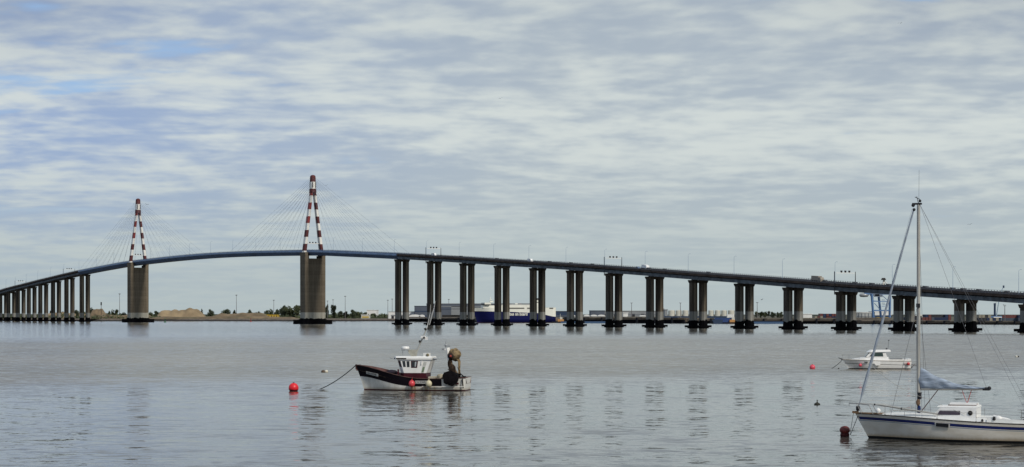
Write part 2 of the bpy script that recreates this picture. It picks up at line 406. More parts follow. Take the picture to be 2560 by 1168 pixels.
TREES = [(268, 279, 778, 'round bush left of the far pylon'), (279, 297, 773, 'tall bush with uneven top beside the far pylon'), (296, 316, 779, 'low wide bush touching the far pylon'),
 (372, 384, 778, 'small dark bush just right of the far pylon'), (382, 401, 778, 'dark bush at the left foot of the sand heap'), (219, 236, 770, 'tree crowning the sandy mound behind the left viaduct'),
 (186, 200, 774, 'tree seen between the left viaduct piers'), (119, 135, 776, 'tree behind the fourth pair of left viaduct columns'), (150, 168, 777, 'bush behind the left viaduct columns'),
 (502, 508, 772, 'tiny tree standing on top of the sand heap'), (518, 536, 774, 'square dark tree right of the sand heap'), (550, 566, 775, 'left one of two joined trees behind the ochre slope'), (562, 580, 772, 'right one of two joined trees behind the ochre slope'),
 (579, 592, 776, 'low tree left of the tall light mast'), (616, 634, 775, 'lone round tree right of the tall light mast'), (638, 652, 776, 'small tree before the yellow shed'), (658, 672, 775, 'pointed tree above the yellow shed left end'), (668, 684, 773, 'tree above the middle of the yellow shed'), (684, 703, 774, 'tree above the yellow shed right end'),
 (698, 722, 765, 'large tree at left of the clump beside the near pylon'), (712, 738, 762, 'largest round tree of the clump beside the near pylon'), (730, 756, 763, 'large tree half hidden by the near pylon'), (704, 730, 774, 'lower shrubby tree in front of the clump'),
 (812, 823, 762, 'slim columnar tree touching the near pylon'), (822, 843, 761, 'tall dark round tree right of the near pylon'), (842, 857, 777, 'low tree right of the tall dark tree'), (856, 872, 779, 'low bush before the dark cone tree'), (872, 893, 775, 'dark cone shaped tree left of the white hall'),
 (890, 906, 779, 'low tree between the cone tree and the white hall'), (905, 920, 780, 'bush in front of the white hall'), (925, 945, 782, 'low bush under the white hall')]
for px0, px1, yt, lb in TREES:
    tree(px0, px1, yt, bankD((px0+px1)/2)+random.uniform(90, 160), lb)
for i, (px0, px1, yt) in enumerate([(1885, 1900, 779), (1896, 1910, 777), (1906, 1920, 780), (1914, 1926, 777), (1924, 1940, 780), (1938, 1950, 781), (1946, 1960, 780), (1868, 1880, 781)]):
    tree(px0, px1, yt, 2000+random.uniform(-20, 20), ['first', 'second', 'third', 'fourth', 'fifth', 'sixth', 'seventh', 'half hidden'][i]+' tree of the dark row behind the right viaduct', ybase=793, group='row of dark trees behind the quay')
# low scrub and far woods: nobody could count them
mb = MB(); rnd = random.Random(5)
def scrub(px0, px1, D0, D1, n, h0, h1, s0=1.2, s1=3):
    for _ in range(n):
        px = rnd.uniform(px0, px1); D = rnd.uniform(D0, D1); x = gx(px, D)
        hh = rnd.uniform(h0, h1)*(.5+.5*abs(math.sin(px*.05)+.4*math.sin(px*.17)))
        c = Vector((x, D, 3+rnd.uniform(0, hh)))
        u = Vector((rnd.gauss(0, 1), rnd.gauss(0, 1), rnd.gauss(0, 1))).normalized(); v = u.orthogonal().normalized(); s_ = rnd.uniform(s0, s1)
        mb.add([c+u*s_, c+v*s_, c-u*s_, c-v*s_], [(0, 1, 2, 3)])
scrub(-100, 400, 2380, 2420, 2600, 3, 7.5, .6, 1.6); scrub(400, 700, 2350, 2420, 2600, 2.5, 6.0, .6, 1.6); scrub(640, 980, 2350, 2420, 3200, 3.5, 7.5, .6, 1.6); scrub(228, 335, 2275, 2300, 900, 1, 6, .5, 1.3); scrub(366, 402, 2275, 2300, 260, 1, 5, .5, 1.3); scrub(0, 225, 2420, 2440, 500, 1, 6, .6, 1.5); scrub(380, 700, 2270, 2285, 260, .5, 1.6, .3, .7)
tag(mb.build('scrub', leaf2), 'low green scrub along the far bank', 'scrub', kind='stuff')
mb = MB()
vs = []; top = []
for i in range(400):
    x = -3200+i*16; hh = 6.5+3.2*abs(math.sin(i*.11)+.5*math.sin(i*.37))+rnd.uniform(0, 2.2)
    hh *= .62 if x < 100 else .42
    mb.box((x, 4300+rnd.uniform(-60, 60), hh/2+2.5), (rnd.uniform(16, 34), 60, hh), top=(rnd.uniform(.5, .9), .6))
tag(mb.build('far_woods', M("far_woods_green", (0.05, 0.06, 0.05), .9, var=.3, scale=.05)), 'dark line of distant woods on the horizon', 'woods', kind='stuff')
# ------------------------------------------------------------------ bridge alignment
PX_L = [(-712.1, 2470.1), (-689.4, 2424.8), (-666.2, 2379.7), (-643.2, 2334.5), (-618.9, 2290.0), (-593.6, 2246.1), (-568.0, 2202.3), (-541.7, 2159.0), (-515.2, 2115.8), (-487.3, 2073.4)]
PX_R = [(-89.2, 1474.0), (-61.3, 1431.7), (-34.2, 1388.8), (-7.4, 1345.8), (18.3, 1302.1), (43.5, 1258.0), (68.1, 1213.7), (91.8, 1168.9), (115.1, 1123.9), (137.9, 1078.6), (159.8, 1032.9), (181.5, 987.0), (203.0, 941.1), (223.1, 894.6), (242.5, 847.8)]
PTS = PX_L+[(-399.6, 1942), (-176, 1606)]+PX_R
PTS += [(260.5, 800.5), (277, 752)]
ZL = [35.0, 37.5, 40.1, 42.7, 45.2, 47.8, 50.6, 53.4, 56.3, 59.3]
ZR = [58.4, 55.6, 52.8, 49.8, 47.0, 44.2, 41.25, 38.2, 35.1, 32.2, 29.2, 26.2, 23.6, 21.1, 18.6]
ZP = ZL+[66.3, 65.7]+ZR+[16.1, 13.7]
CHD = [0]
for a, bb in zip(PTS, PTS[1:]): CHD.append(CHD[-1]+math.dist(a, bb))
iT2, iT1 = 10, 11
ZK = list(zip(CHD, ZP)); ZK.insert(iT1, ((CHD[iT2]+CHD[iT1])/2, 68.9))
ZK.insert(iT2, (CHD[9]+79, 63.2)); ZK.insert(iT1+2, (CHD[iT1]+77, 62.4))
ZK.sort()
def hermite(ks, s):
    for i in range(len(ks)-1):
        if ks[i][0] <= s <= ks[i+1][0] or i == len(ks)-2: break
    def tan(j):
        a = max(0, j-1); c = min(len(ks)-1, j+1); return (ks[c][1]-ks[a][1])/(ks[c][0]-ks[a][0])
    h = ks[i+1][0]-ks[i][0]; u = (s-ks[i][0])/h; u2 = u*u; u3 = u2*u
    return (2*u3-3*u2+1)*ks[i][1]+(u3-2*u2+u)*h*tan(i)+(3*u2-2*u3)*ks[i+1][1]+(u3-u2)*h*tan(i+1)
KX = [(s_, p_[0]) for s_, p_ in zip(CHD, PTS)]; KY = [(s_, p_[1]) for s_, p_ in zip(CHD, PTS)]
def bp(s): return Vector((hermite(KX, s), hermite(KY, s), hermite(ZK, s)))     # rail-top height on the centre line
def frame(s):
    a = bp(s-.5); c = bp(s+.5); T = (c-a); Th = Vector((T.x, T.y, 0)).normalized()
    return bp(s), Th, Vector((Th.y, -Th.x, 0)), T.normalized()                 # N points to the side nearer the shore we stand on
def sweep(mb, prof, s0, s1, step, close=True, rowmat=None, mi=0):
    n = max(1, int(round((s1-s0)/step))); rings = []
    for i in range(n+1):
        P_, Th, N, T = frame(s0+(s1-s0)*i/n)
        rings.append([P_+N*o+Vector((0, 0, dz)) for o, dz in prof])
    mb.loft(rings, mi=mi, close=close, smooth=False, rowmat=rowmat)
sA, sT2, sT1, sB, sE = CHD[9], CHD[iT2], CHD[iT1], CHD[12], CHD[-1]
bridge = empty('bridge', (PTS[iT1][0], PTS[iT1][1], 0), 0, 'long cable stayed road bridge rising over the river on tall concrete columns', 'bridge')
ORG = Vector((PTS[iT1][0], PTS[iT1][1], 0))
def bpart(mb, name, mats, parent=bridge, label=None):
    """parts are built in world coordinates and shifted into the bridge's frame"""
    mb.v = [tuple(Vector(v)-ORG) for v in mb.v]
    o = mb.build(name, mats, parent)
    if label: o['label'] = label
    return o
# section seen from below: fascia, overhang, two box beams merged as one soffit
half = 6.9
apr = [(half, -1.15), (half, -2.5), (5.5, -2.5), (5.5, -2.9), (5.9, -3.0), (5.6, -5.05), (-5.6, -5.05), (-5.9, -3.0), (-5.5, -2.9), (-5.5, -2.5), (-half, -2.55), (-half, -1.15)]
rm = [0, 3, 3, 1, 1, 1, 1, 1, 3, 3, 0, 2]  # black rows paint the overhang's shade on its underside and the gap below
for nm, s0, s1 in (('approach_deck', CHD[0], sA-3), ('approach_deck', sB+3, sE)):
    mb = MB(); sweep(mb, apr, s0, s1, 12.7, rowmat=rm); bpart(mb, nm, [deckc, beamc, asphalt, wet_shade])
hs = 6.7
stl = [(hs, -1.0), (hs+.25, -1.7), (hs+.25, -2.5), (hs-.9, -3.7), (4.2, -5.3), (-4.2, -5.3), (-hs+.9, -3.7), (-hs-.25, -2.5), (-hs-.25, -1.7), (-hs, -1.0)]
mb = MB(); sweep(mb, stl, sA-2.9, sB+2.9, 8, rowmat=[1, 1, 0, 0, 0, 0, 0, 1, 1, 2]); bpart(mb, 'steel_deck', [blue_steel, blue_light, asphalt])
def railing(s0, s1, off, mats, name, spacing, solid):
    mb = MB()
    for sd in (1, -1):
        sweep(mb, [(sd*off, -.12), (sd*(off-.14), -.12), (sd*(off-.14), 0), (sd*off, 0)], s0, s1, 12.7)
        sweep(mb, [(sd*off, -.66), (sd*(off-.08), -.66), (sd*(off-.08), -.56), (sd*off, -.56)], s0, s1, 12.7)
        if solid: sweep(mb, [(sd*(off-.15), -1.2), (sd*(off-.35), -1.2), (sd*(off-.35), -.62), (sd*(off-.15), -.62)], s0, s1, 12.7)
        n = int((s1-s0)/spacing)
        for i in range(n):
            P_, Th, N, T = frame(s0+(i+.5)*spacing)
            c = P_+N*sd*(off-.06)+Vector((0, 0, -.6)); a = math.atan2(Th.y, Th.x)
            mb.box(c, (.3, .16, 1.2), rz=a)
    return bpart(mb, name, mats)
railing(CHD[0], sA-3, half-.05, railm, 'railing', 2.2, True)
railing(sA-3, sB+3, hs-.05, blue_light, 'railing', 3.0, True)
railing(sB+3, sE, half-.05, railm, 'railing', 2.2, True)
# piers
def col_section(w_, t_, x, y):
    c = .55
    pts = [(-w_/2+c, -t_/2), (-.9, -t_/2), (-.75, -t_/2-.35), (.75, -t_/2-.35), (.9, -t_/2), (w_/2-c, -t_/2), (w_/2, -t_/2+c), (w_/2, t_/2-c), (w_/2-c, t_/2),
           (.9, t_/2), (.75, t_/2+.35), (-.75, t_/2+.35), (-.9, t_/2), (-w_/2+c, t_/2), (-w_/2, t_/2-c), (-w_/2, -t_/2+c)]
    return [(x+a, y+b_) for a, b_ in pts]
ribrow = [0, 0, 1, 0]+[0]*5+[0, 1, 0]+[0]*4
def pier(s, zg=0.0):
    P_, Th, N, T = frame(s); ztop = P_.z-5.15
    X = N*1.0; Y = -Th                         # local x to the near side, local y along the deck toward us
    def L(x, y, z): return Vector((P_.x, P_.y, 0))+X*x+Y*y+Vector((0, 0, z))
    def BX(mb, lo, hi, mi=0, top=None):
        vs = [L(x, y, z) for z in (lo[2], hi[2]) for x, y in ((lo[0], lo[1]), (hi[0], lo[1]), (hi[0], hi[1]), (lo[0], hi[1]))]
        mb.add(vs, [(3, 2, 1, 0), (4, 5, 6, 7), (0, 1, 5, 4), (1, 2, 6, 5), (2, 3, 7, 6), (3, 0, 4, 7)], mi)
    mb = MB(); prof = [(-6.3, ztop-.75), (-5.6, ztop-2.1), (5.6, ztop-2.1), (6.3, ztop-.75), (6.3, ztop-.3), (-6.3, ztop-.3)]
    vs = [L(x, y, z) for y in (-2.0, 2.0) for x, z in prof]; n = 6
    mb.add(vs, [tuple(range(n)), tuple(range(n, 2*n))[::-1]]+[(i, i+n, (i+1) % n+n, (i+1) % n) for i in range(n)])
    for x in (-3.6, -1.6, 1.6, 3.6):
        BX(mb, (x-.35, -1.5, ztop-.3), (x+.35, 1.5, ztop+.12), 1)
    pr = bpart(mb, 'pier', [conc_pier, lightc])
    for sd in (-1, 1):
        mb = MB(); rings = []
        for z, k in ((-3, 1.12), (2.0, 1.12), (4.6, 1.0), (ztop-2.1, 1.0)):
            rings.append([L(sd*3.55+x*k, y*k, z) for x, y in col_section(4.6, 3.5, 0, 0)])
        mb.loft(rings, smooth=False, rowmat=ribrow)
        c_ = bpart(mb, 'column', [conc_pier, conc_rib], pr)
    mb = MB()
    BX(mb, (-7.7, -3.4, .45), (7.7, 3.4, 1.75)); BX(mb, (-6.2, -2.7, -3), (6.2, 2.7, .45))
    bpart(mb, 'footing', wet_shade, pr)
    return pr
for i, s_ in enumerate(CHD):
    if i in (iT1, iT2): continue
    pier(s_)
# pylons
def tower(s, which):
    P_, Th, N, T = frame(s); zt = P_.z; Y = -Th
    def L(x, y, z): return Vector((P_.x, P_.y, 0))+N*x+Y*y+Vector((0, 0, z))
    def ring(pts, z): return [L(x, y, z) for x, y in pts]
    def rect(w_, t_, c=.8, cx=0): return [(cx-w_/2+c, -t_/2), (cx+w_/2-c, -t_/2), (cx+w_/2, -t_/2+c), (cx+w_/2, t_/2-c), (cx+w_/2-c, t_/2), (cx-w_/2+c, t_/2), (cx-w_/2, t_/2-c), (cx-w_/2, -t_/2+c)]
    zn, zs = zt-8.0, zt-2.6
    mb = MB(); mb.loft([ring(rect(20.4, 10.6), 3), ring(rect(20.4, 10.6), zn)], smooth=False)
    for sd in (-1, 1): mb.loft([ring(rect(4.3, 10.6, .8, sd*8.05), zn), ring(rect(4.3, 10.6, .8, sd*8.05), zn+2.4)], smooth=False)
    for sd in (-1, 1): mb.loft([ring(rect(2.8, 10.6, .3, sd*8.8), zn+2.4), ring(rect(2.8, 10.6, .3, sd*8.8), zs)], smooth=False)
    # shallow vertical pilaster joints in the long faces
    for sd in (-1, 1):
        for y in (-1, 1):
            mb.loft([ring([(sd*6.2-.15, y*5.27), (sd*6.2+.15, y*5.27), (sd*6.2+.15, y*5.45), (sd*6.2-.15, y*5.45)], 4), ring([(sd*6.2-.15, y*5.27), (sd*6.2+.15, y*5.27), (sd*6.2+.15, y*5.45), (sd*6.2-.15, y*5.45)], zn-1)], smooth=False)
    shaft = bpart(mb, 'tower_pier', conc_tower)
    mb = MB(); mb.loft([ring(rect(29, 25, 3), -3), ring(rect(29, 25, 3), 3.6)], smooth=False)
    mb.loft([ring(rect(21, 15, 1), 3.6), ring(rect(21, 15, 1), 4.3)], smooth=False)
    bpart(mb, 'footing', wet_shade, shaft)
    mb = MB(); zh = zt+46.7; ztop = zt+65.9; band = 6.1
    zb = [ztop-band*k for k in range(0, 13)]
    mb.loft([ring(rect(w_, t_, .6), z) for z, w_, t_ in ((zb[1], 4.3, 4.6), (ztop-1.3, 3.9, 4.2), (ztop-.4, 2.9, 3.4), (ztop, 1.4, 1.8))], mi=0, smooth=False)
    mb.loft([ring(rect(4.5, 4.7, .6), z) for z in (zb[2], zb[1])], mi=1, smooth=False)
    mb.loft([ring(rect(w_, 4.4, .4), z) for z, w_ in ((zb[3]+2.6, 5.4), (zb[2], 4.9))], mi=0, smooth=False)
    for y in (-1, 1):                                             # anchor boxes with the cable sockets
        for sd in (-1, 1): mb.loft([ring([(sd*1.5-.35, y*2.3), (sd*1.5+.35, y*2.3), (sd*1.5+.35, y*2.9), (sd*1.5-.35, y*2.9)], z) for z in (zb[2]+1, zb[1]-.4)], mi=2, smooth=False)
    head = bpart(mb, 'pylon', [redp2, whp, railm])
    def cx(z): return 8.4+(1.55-8.4)*(z-zs)/(zb[3]+2.6-zs)
    for sd in (-1, 1):
        mb = MB(); k = 3; z1 = zb[3]+2.6
        while z1 > zs:
            z0 = max(zs, zb[k] if z1 > zb[k] else zb[k+1])
            if z0 >= z1: k += 1; continue
            if z0-zs < 1.4: z0 = zs
            def sec(z):
                u = (z-zs)/(zb[3]-zs); w_ = 2.6-.6*u; t_ = 4.4-.6*u
                return ring(rect(w_, t_, .3, sd*cx(z)), z)
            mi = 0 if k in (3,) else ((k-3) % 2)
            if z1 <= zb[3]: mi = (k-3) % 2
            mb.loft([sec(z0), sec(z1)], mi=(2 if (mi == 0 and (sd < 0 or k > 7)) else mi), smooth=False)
            z1 = z0; k += 1
        bpart(mb, 'leg', [redp, whp, redp2], head)
    # stays: two planes of nine each way
    for dr in (-1, 1):
        for i in range(9):
            dd = 25+i*17.0; zc_ = zt+50.5+i*1.55
            Q, Tq, Nq, _ = frame(s+dr*dd)
            for sd in (-1, 1):
                a = L(sd*1.6, -dr*2.6, zc_); e_ = Q+Nq*sd*(hs-.4)+Vector((0, 0, -1.1))
                mb = MB(); mb.tube([a, e_], .07, 4, cap=False); bpart(mb, 'stay_cable', cablem)
    # white signal beam between the legs
    e = empty('signal_gantry', L(0, 0, zt-1), 0, f'white signal beam with three dark boxes between the legs of the {which} pylon', 'gantry', 'signal gantries over the bridge')
    O = L(0, 0, zt-1)
    a = math.atan2(N.y, N.x)
    MB().box((0, 0, 6.4), (14.6, .35, .45)).build('beam', whp, e); e.rotation_euler = (0, 0, a)
    for x in (-2.9, 0, 2.9):
        MB().box((x, 0, 7.25), (1.15, .4, 1.05)).box((x, 0, 6.7), (.5, .3, .3)).build('signal_box', darkm, e)
tower(sT1, 'near'); tower(sT2, 'far')
# ------------------------------------------------------------------ things standing on the deck
def on_deck(s, off, dz=-1.1):
    P_, Th, N, T = frame(s); return P_+N*off+Vector((0, 0, dz)), math.atan2(Th.y, Th.x), T
le = empty('street_lamp', (0, 0, 0))
MB().tube([(0, 0, 0), (0, 0, 11.0), (0, -.3, 11.6), (0, -1.1, 11.8)], [.12, .08, .07, .05], 6).build('post', lampm, le)
MB().box((0, -1.35, 11.8), (.3, .8, .16)).build('lamp_head', lampm, le)
MB().box((0, 0, .15), (.5, .5, .3)).build('base_plate', lampm, le)
names = {1: 'first', 2: 'second', 3: 'third', 4: 'fourth', 5: 'fifth', 6: 'sixth', 7: 'seventh', 8: 'eighth', 9: 'ninth', 10: 'tenth', 11: 'eleventh', 12: 'twelfth', 13: 'thirteenth', 14: 'fourteenth', 15: 'fifteenth'}
spots = []
for i, s_ in enumerate(CHD[12:27]): spots.append((s_, f'thin lamp post over the {names[i+1]} column pair right of the near pylon'))
for i, s_ in enumerate(CHD[:10][::-1]):
    if i < 9: spots.append((s_, f'thin lamp post over the {names[i+1]} column pair left of the far pylon'))
for k in range(1, 8): spots.append((sT2+(sT1-sT2)*k/8, f'thin lamp post on the blue main span, {names[k]} one right of the far pylon'))
for k in (1, 2): spots.append((sT1+52*k, f'thin lamp post on the blue side span, {names[k]} one right of the near pylon')); spots.append((sT2-52*k, f'thin lamp post on the blue side span, {names[k]} one left of the far pylon'))
for i, (s_, lb) in enumerate(spots):
    o = le if i == 0 else copy_tree(le)
    pos_, a, T = on_deck(s_-1.5, half-.6); o.location = pos_; o.rotation_euler = (0, 0, a+PI)
    tag(o, lb, 'street lamp', 'thin lamp posts along the bridge')
# gantries with one long mast reaching down the outside of the deck
def gantry(s, lb):
    P_, Th, N, T = frame(s); a = math.atan2(N.y, N.x); O = P_+Vector((0, 0, -1.1))
    e = empty('signal_gantry', O, a, lb, 'gantry', 'signal gantries over the bridge')
    MB().box((7.15, 0, .3), (.28, .3, 12.6)).build('post', darkm, e)
    MB().box((-6.6, 0, 3.3), (.4, .35, 6.6), top=(.6, .6)).build('post', darkm, e)
    MB().box((0, 0, 5.8), (12.2, .22, .28)).build('beam', whp, e)
    for x in (-2.6, 0, 2.6):
        MB().box((x, 0, 6.65), (1.15, .35, .95), top=(1, 1)).box((x, 0, 6.05), (.45, .2, .25)).build('signal_box', darkm, e)
for idx, lb in ((13, 'white signal beam with three dark boxes nearest right of the near pylon'), (18, 'white signal beam with three dark boxes over the middle of the right viaduct'), (23, 'white signal beam with three dark boxes left of the yacht mast'),
                (8, 'white signal beam with three dark boxes left of the far pylon'), (4, 'white signal beam with three dark boxes at the far left end')):
    gantry(CHD[idx]-.8, lb)
# road vehicles
def pxs(s):
    P_ = bp(s); return 1280+P_.x/P_.y*F
def find_s(px):
    lo, hi_ = CHD[0], sE
    for _ in range(40):
        mid_ = (lo+hi_)/2
        if pxs(mid_) < px: lo = mid_
        else: hi_ = mid_
    return lo
carw = M("white_car_paint", (.8, .8, .8), .3); card = M("dark_car_paint", (.03, .03, .036), .3); carg = M("beige_lorry_paint", (.27, .235, .19), .5); carb = M("blue_car_paint", (.12, .18, .3), .3)
def car_mesh(mat, van=False):
    e = empty('parked_car', (0, 0, 0))
    if van: prof = [(-2.6, .35), (2.6, .35), (2.6, 1.0), (2.1, 1.25), (1.5, 2.2), (-2.6, 2.25)]
    else: prof = [(-2.15, .35), (2.15, .35), (2.15, .75), (1.2, .95), (.6, 1.45), (-1.1, 1.48), (-1.9, .95), (-2.15, .85)]
    MB().prism(prof, -.88, .88).build('body', mat, e)
    w_ = MB()
    if van: w_.prism([(.5, 1.4), (1.85, 1.4), (1.5, 2.05), (.5, 2.05)], -.895, .895)
    else: w_.prism([(-1.55, 1.0), (1.0, 1.0), (.55, 1.38), (-1.1, 1.4)], -.895, .895)
    w_.build('window', glassm, e)
    for x in (-1.4, 1.4):
        for y in (-.75, .75): MB().lathe([(.01, -.12), (.33, -.12), (.33, .12), (.01, .12)], (x, y, .33), 10, axis='Y').build('wheel', rubber, e)
    return e
protos = {'w': car_mesh(carw, True), 'd': car_mesh(card), 'b': car_mesh(carb)}
for k, pr in protos.items(): pr.name = 'van' if k == 'w' else 'car'
used = set()
def put_car(k, px, off, lb):
    o = protos[k] if k not in used else copy_tree(protos[k]); used.add(k)
    pos_, a, T = on_deck(find_s(px), off); o.location = pos_; o.rotation_euler = (0, math.asin(-T.z), a)
    tag(o, lb, 'van' if k == 'w' else 'car', 'vehicles driving over the bridge')
put_car('w', 1333, 2.6, 'white van on the bridge right of the fifth column pair')
put_car('w', 1092, 2.6, 'white van on the bridge under the signal beam nearest the near pylon')
put_car('w', 22, 2.6, 'white van near the left end of the bridge')
put_car('b', 1611, 5.0, 'blue grey car just ahead of the white lorry on the bridge')
DC = [(1258, 'dark car on the bridge above the fourth column pair'), (1390, 'dark car between the fifth and sixth column pairs'), (1444, 'dark car just right of the sixth column pair'), (1498, 'dark car just left of the middle signal beam'),
      (1640, 'dark car close behind the white lorry'), (1680, 'tall dark car between the eighth and ninth column pairs'), (1790, 'dark car between the ninth and tenth column pairs'), (2083, 'dark car under the left end of the right signal beam'), (2158, 'dark car just right of the right signal beam'), (2200, 'dark car in front of the harbour crane peak'),
      (2243, 'dark car just left of the yacht mast'), (2335, 'dark car right of the yacht mast'), (2404, 'dark car above the fourteenth column pair'), (2430, 'dark car just right of the fourteenth column pair'), (2470, 'dark car between the backstays and the right edge'), (2541, 'dark car at the right edge of the picture'), (1168, 'dark car above the third column pair')]
for px, lb in DC: put_car('d', px, 5.2, lb)
def lorry(px, off, boxmat, cabmat, lb, L_=8, h=3.4):
    pos_, a, T = on_deck(find_s(px), off)
    e = empty('lorry', pos_, a, lb, 'lorry', 'vehicles driving over the bridge'); e.rotation_euler = (0, math.asin(-T.z), a)
    MB().bbox((-L_/2, -1.2, .9), (L_/2-2.2, 1.2, h)).build('cargo_box', boxmat, e)
    MB().prism([(L_/2-2.0, .5), (L_/2, .5), (L_/2, 1.7), (L_/2-.4, 2.7), (L_/2-2.0, 2.7)], -1.15, 1.15).build('cab', cabmat, e)
    MB().bbox((-L_/2, -.9, .55), (L_/2-.3, .9, .88)).build('chassis', darkm, e)
    for x in (-L_/2+1, -L_/2+2.2, L_/2-1):
        for y in (-1, 1): MB().lathe([(.01, -.15), (.48, -.15), (.48, .15), (.01, .15)], (x, y, .48), 10, axis='Y').build('wheel', rubber, e)
lorry(1622, 2.6, carw, carw, 'small white box lorry on the bridge above the eighth column pair', 6, 3.0)
lorry(2055, 3.0, carg, carg, 'beige box lorry on the bridge left of the right signal beam', 9, 3.3)
# ------------------------------------------------------------------ quay buildings and port
def bld(name, lb, cat, px0, px1, ytop, ybot, D, wall, depth=30, roof=None, bands=(), doors=0, group=None, roofh=.6, ramped=False):
    x0, x1 = gx(px0, D), gx(px1, D); zt, zb = zz(ytop, D), zz(ybot, D); zb = min(zb, bankZ((px0+px1)/2)+.2)
    w_ = x1-x0; h = zt-zb
    e = empty(name, ((x0+x1)/2, D+depth/2, zb), 0, lb, cat, group)
    MB().box((0, 0, h/2), (w_, depth, h)).build('wall', wall, e)
    MB().box((0, 0, h+roofh/2+.003), (w_+.8, depth+.8, roofh)).build('roof', roof or wall, e)
    for i, (u0, u1, z0, z1, mt, nm) in enumerate(bands):
        MB().bbox((-w_/2+w_*u0, -depth/2-.25, h*z0), (-w_/2+w_*u1, -depth/2-.01, h*z1)).build(nm, mt, e)
    for i in range(doors):
        u = (i+.5)/doors; MB().bbox((-w_/2+w_*u-1.5, -depth/2-.2, .05), (-w_/2+w_*u+1.5, -depth/2-.01, min(h*.6, 4.5))).build('door', darkm, e)
    return e
gb1 = M("blue_grey_cladding", (.085, .10, .13), .6, var=.12, scale=.05, stretch=(1, 1, .2)); gb2 = M("light_grey_cladding", (.23, .24, .25), .6, var=.1, scale=.05)
gb3 = M("slate_blue_cladding", (.035, .055, .10), .6); whb = M("white_building", (.72, .71, .68), .6, var=.06, scale=.1); cream = M("cream_building", (.55, .53, .46), .6)
yel = M("yellow_shed_paint", (.5, .33, .03), .6); dk = M("dark_opening", (.03, .028, .026), .7); palg = M("pale_grey_roof", (.40, .41, .40), .6)
bld('warehouse', 'lower grey blue warehouse block left of the second column pair', 'warehouse', 1036, 1068, 766, 790, 2120, gb1, 60, gb1, [(0, 1, .55, .62, gb3, 'band'), (.05, .95, 0, .25, gb3, 'dark_plinth')])
bld('warehouse', 'long grey warehouse with stepped panels behind the cargo ship bow', 'warehouse', 1066, 1330, 760, 790, 2140, gb1, 80, gb2, [(0, 1, .78, .84, gb2, 'band'), (.235, .39, .1, .82, gb2, 'light_panel'), (.15, .5, .02, .16, dk, 'loading_bays'), (0, 1, .6, .63, gb3, 'band')])
bld('building', 'white low building behind the first column pair', 'building', 971, 1035, 780, 793, 2150, whb, 30, palg, [(.1, .9, .4, .55, gb2, 'window_band')], 3)
bld('building', 'white hall right of the dark cone shaped tree', 'building', 917, 941, 776, 786, 2450, whb, 40, whb)
bld('shed', 'small white shed under the white hall', 'shed', 903, 924, 788, 793, 2300, cream, 12, whb, [(.1, .9, .2, .6, yel, 'yellow_panel')])
bld('shed', 'yellow shed with dark openings between trees', 'shed', 657, 695, 787.5, 793.5, 2300, yel, 14, yel, [(i/6+.05, i/6+.1, .1, .8, dk, 'opening') for i in range(6)], roofh=.4)
bld('building', 'slate blue hall right of the cargo ship stern', 'warehouse', 1388, 1452, 779, 793, 2060, gb3, 40, gb1, [(0, 1, .1, .3, gb1, 'band')])
bld('building', 'grey blue hall left of the seventh column pair', 'warehouse', 1477, 1512, 777.5, 793, 2000, gb1, 40, gb1)
bld('warehouse', 'wide pale grey warehouse behind the seventh and eighth column pairs', 'warehouse', 1505, 1640, 778, 795, 2020, gb2, 60, palg, [(0, 1, .45, .5, gb1, 'band')], 6)
bld('building', 'small white office in front of the wide pale warehouse', 'building', 1558, 1570, 783, 793, 1850, whb, 15, whb)
bld('building', 'grey concrete block left of the white silos', 'building', 1662, 1669, 775, 793, 1830, gb2, 20, gb2)
bld('building', 'white port building with flat roof left of the red containers', 'building', 2008, 2030, 786, 796, 1800, whb, 25, whb)
bld('building', 'pale grey terminal building with pillars left of the harbour crane', 'building', 2142, 2184, 782, 800, 1720, palg, 30, whb, [(i/5+.08, i/5+.11, 0, .9, gb1, 'pillar') for i in range(5)]+[(0, 1, .45, .52, gb2, 'band')])
bld('building', 'bright white roofed shed between the legs of the harbour crane', 'building', 2187, 2229, 780, 797, 1760, gb3, 30, whb, [(0, 1, .55, 1.0, whb, 'white_fascia'), (.05, .95, .1, .3, yel, 'yellow_panel')])
bld('building', 'dark port shed behind the yacht mast', 'building', 2290, 2304, 790, 801, 1690, dk, 20, whb)
bld('building', 'long pale shed right of the yacht mast', 'building', 2296, 2310, 788, 803, 1740, cream, 20, whb)
# tents / tarpaulined stores: rounded white roofs
def tent(px0, px1, ytop, D, lb, mat=None, zb=None):
    x0, x1 = gx(px0, D), gx(px1, D); zb = zb or bankZ((px0+px1)/2)+.1; h = zz(ytop, D)-zb; wd = x1-x0
    e = empty('tent', ((x0+x1)/2, D, zb), 0, lb, 'tent', 'white tent stores on the quay')
    pr = [(-wd/2, h*.45), (wd/2, h*.45)]+[(wd/2*math.cos(PI*k/8), h*.45+h*.55*math.sin(PI*k/8)) for k in range(1, 8)]
    MB().prism(pr, -6, 6).build('canopy', mat or whb, e)
    MB().box((0, 0, h*.22), (wd*.98, 11.8, h*.44)).build('side_wall', gb2, e)
for a in ((1459, 1474, 787, 1830, 'white rounded tent, leftmost of three beside the seventh column pair'), (1476, 1493, 787, 1830, 'white rounded tent, middle one of three beside the seventh column pair'), (1494, 1513, 787, 1830, 'white rounded tent touching the seventh column pair'),
          (1598, 1615, 788, 1830, 'low white tent left of the eighth column pair'), (1022, 1052, 786.5, 2080, 'long white tent under the grey warehouse'), (1048, 1062, 787, 2080, 'small white tent at the right end of the long white tent'), (1428, 1438, 787.5, 1950, 'small white tent right of the cargo ship stern')):
    tent(*a)
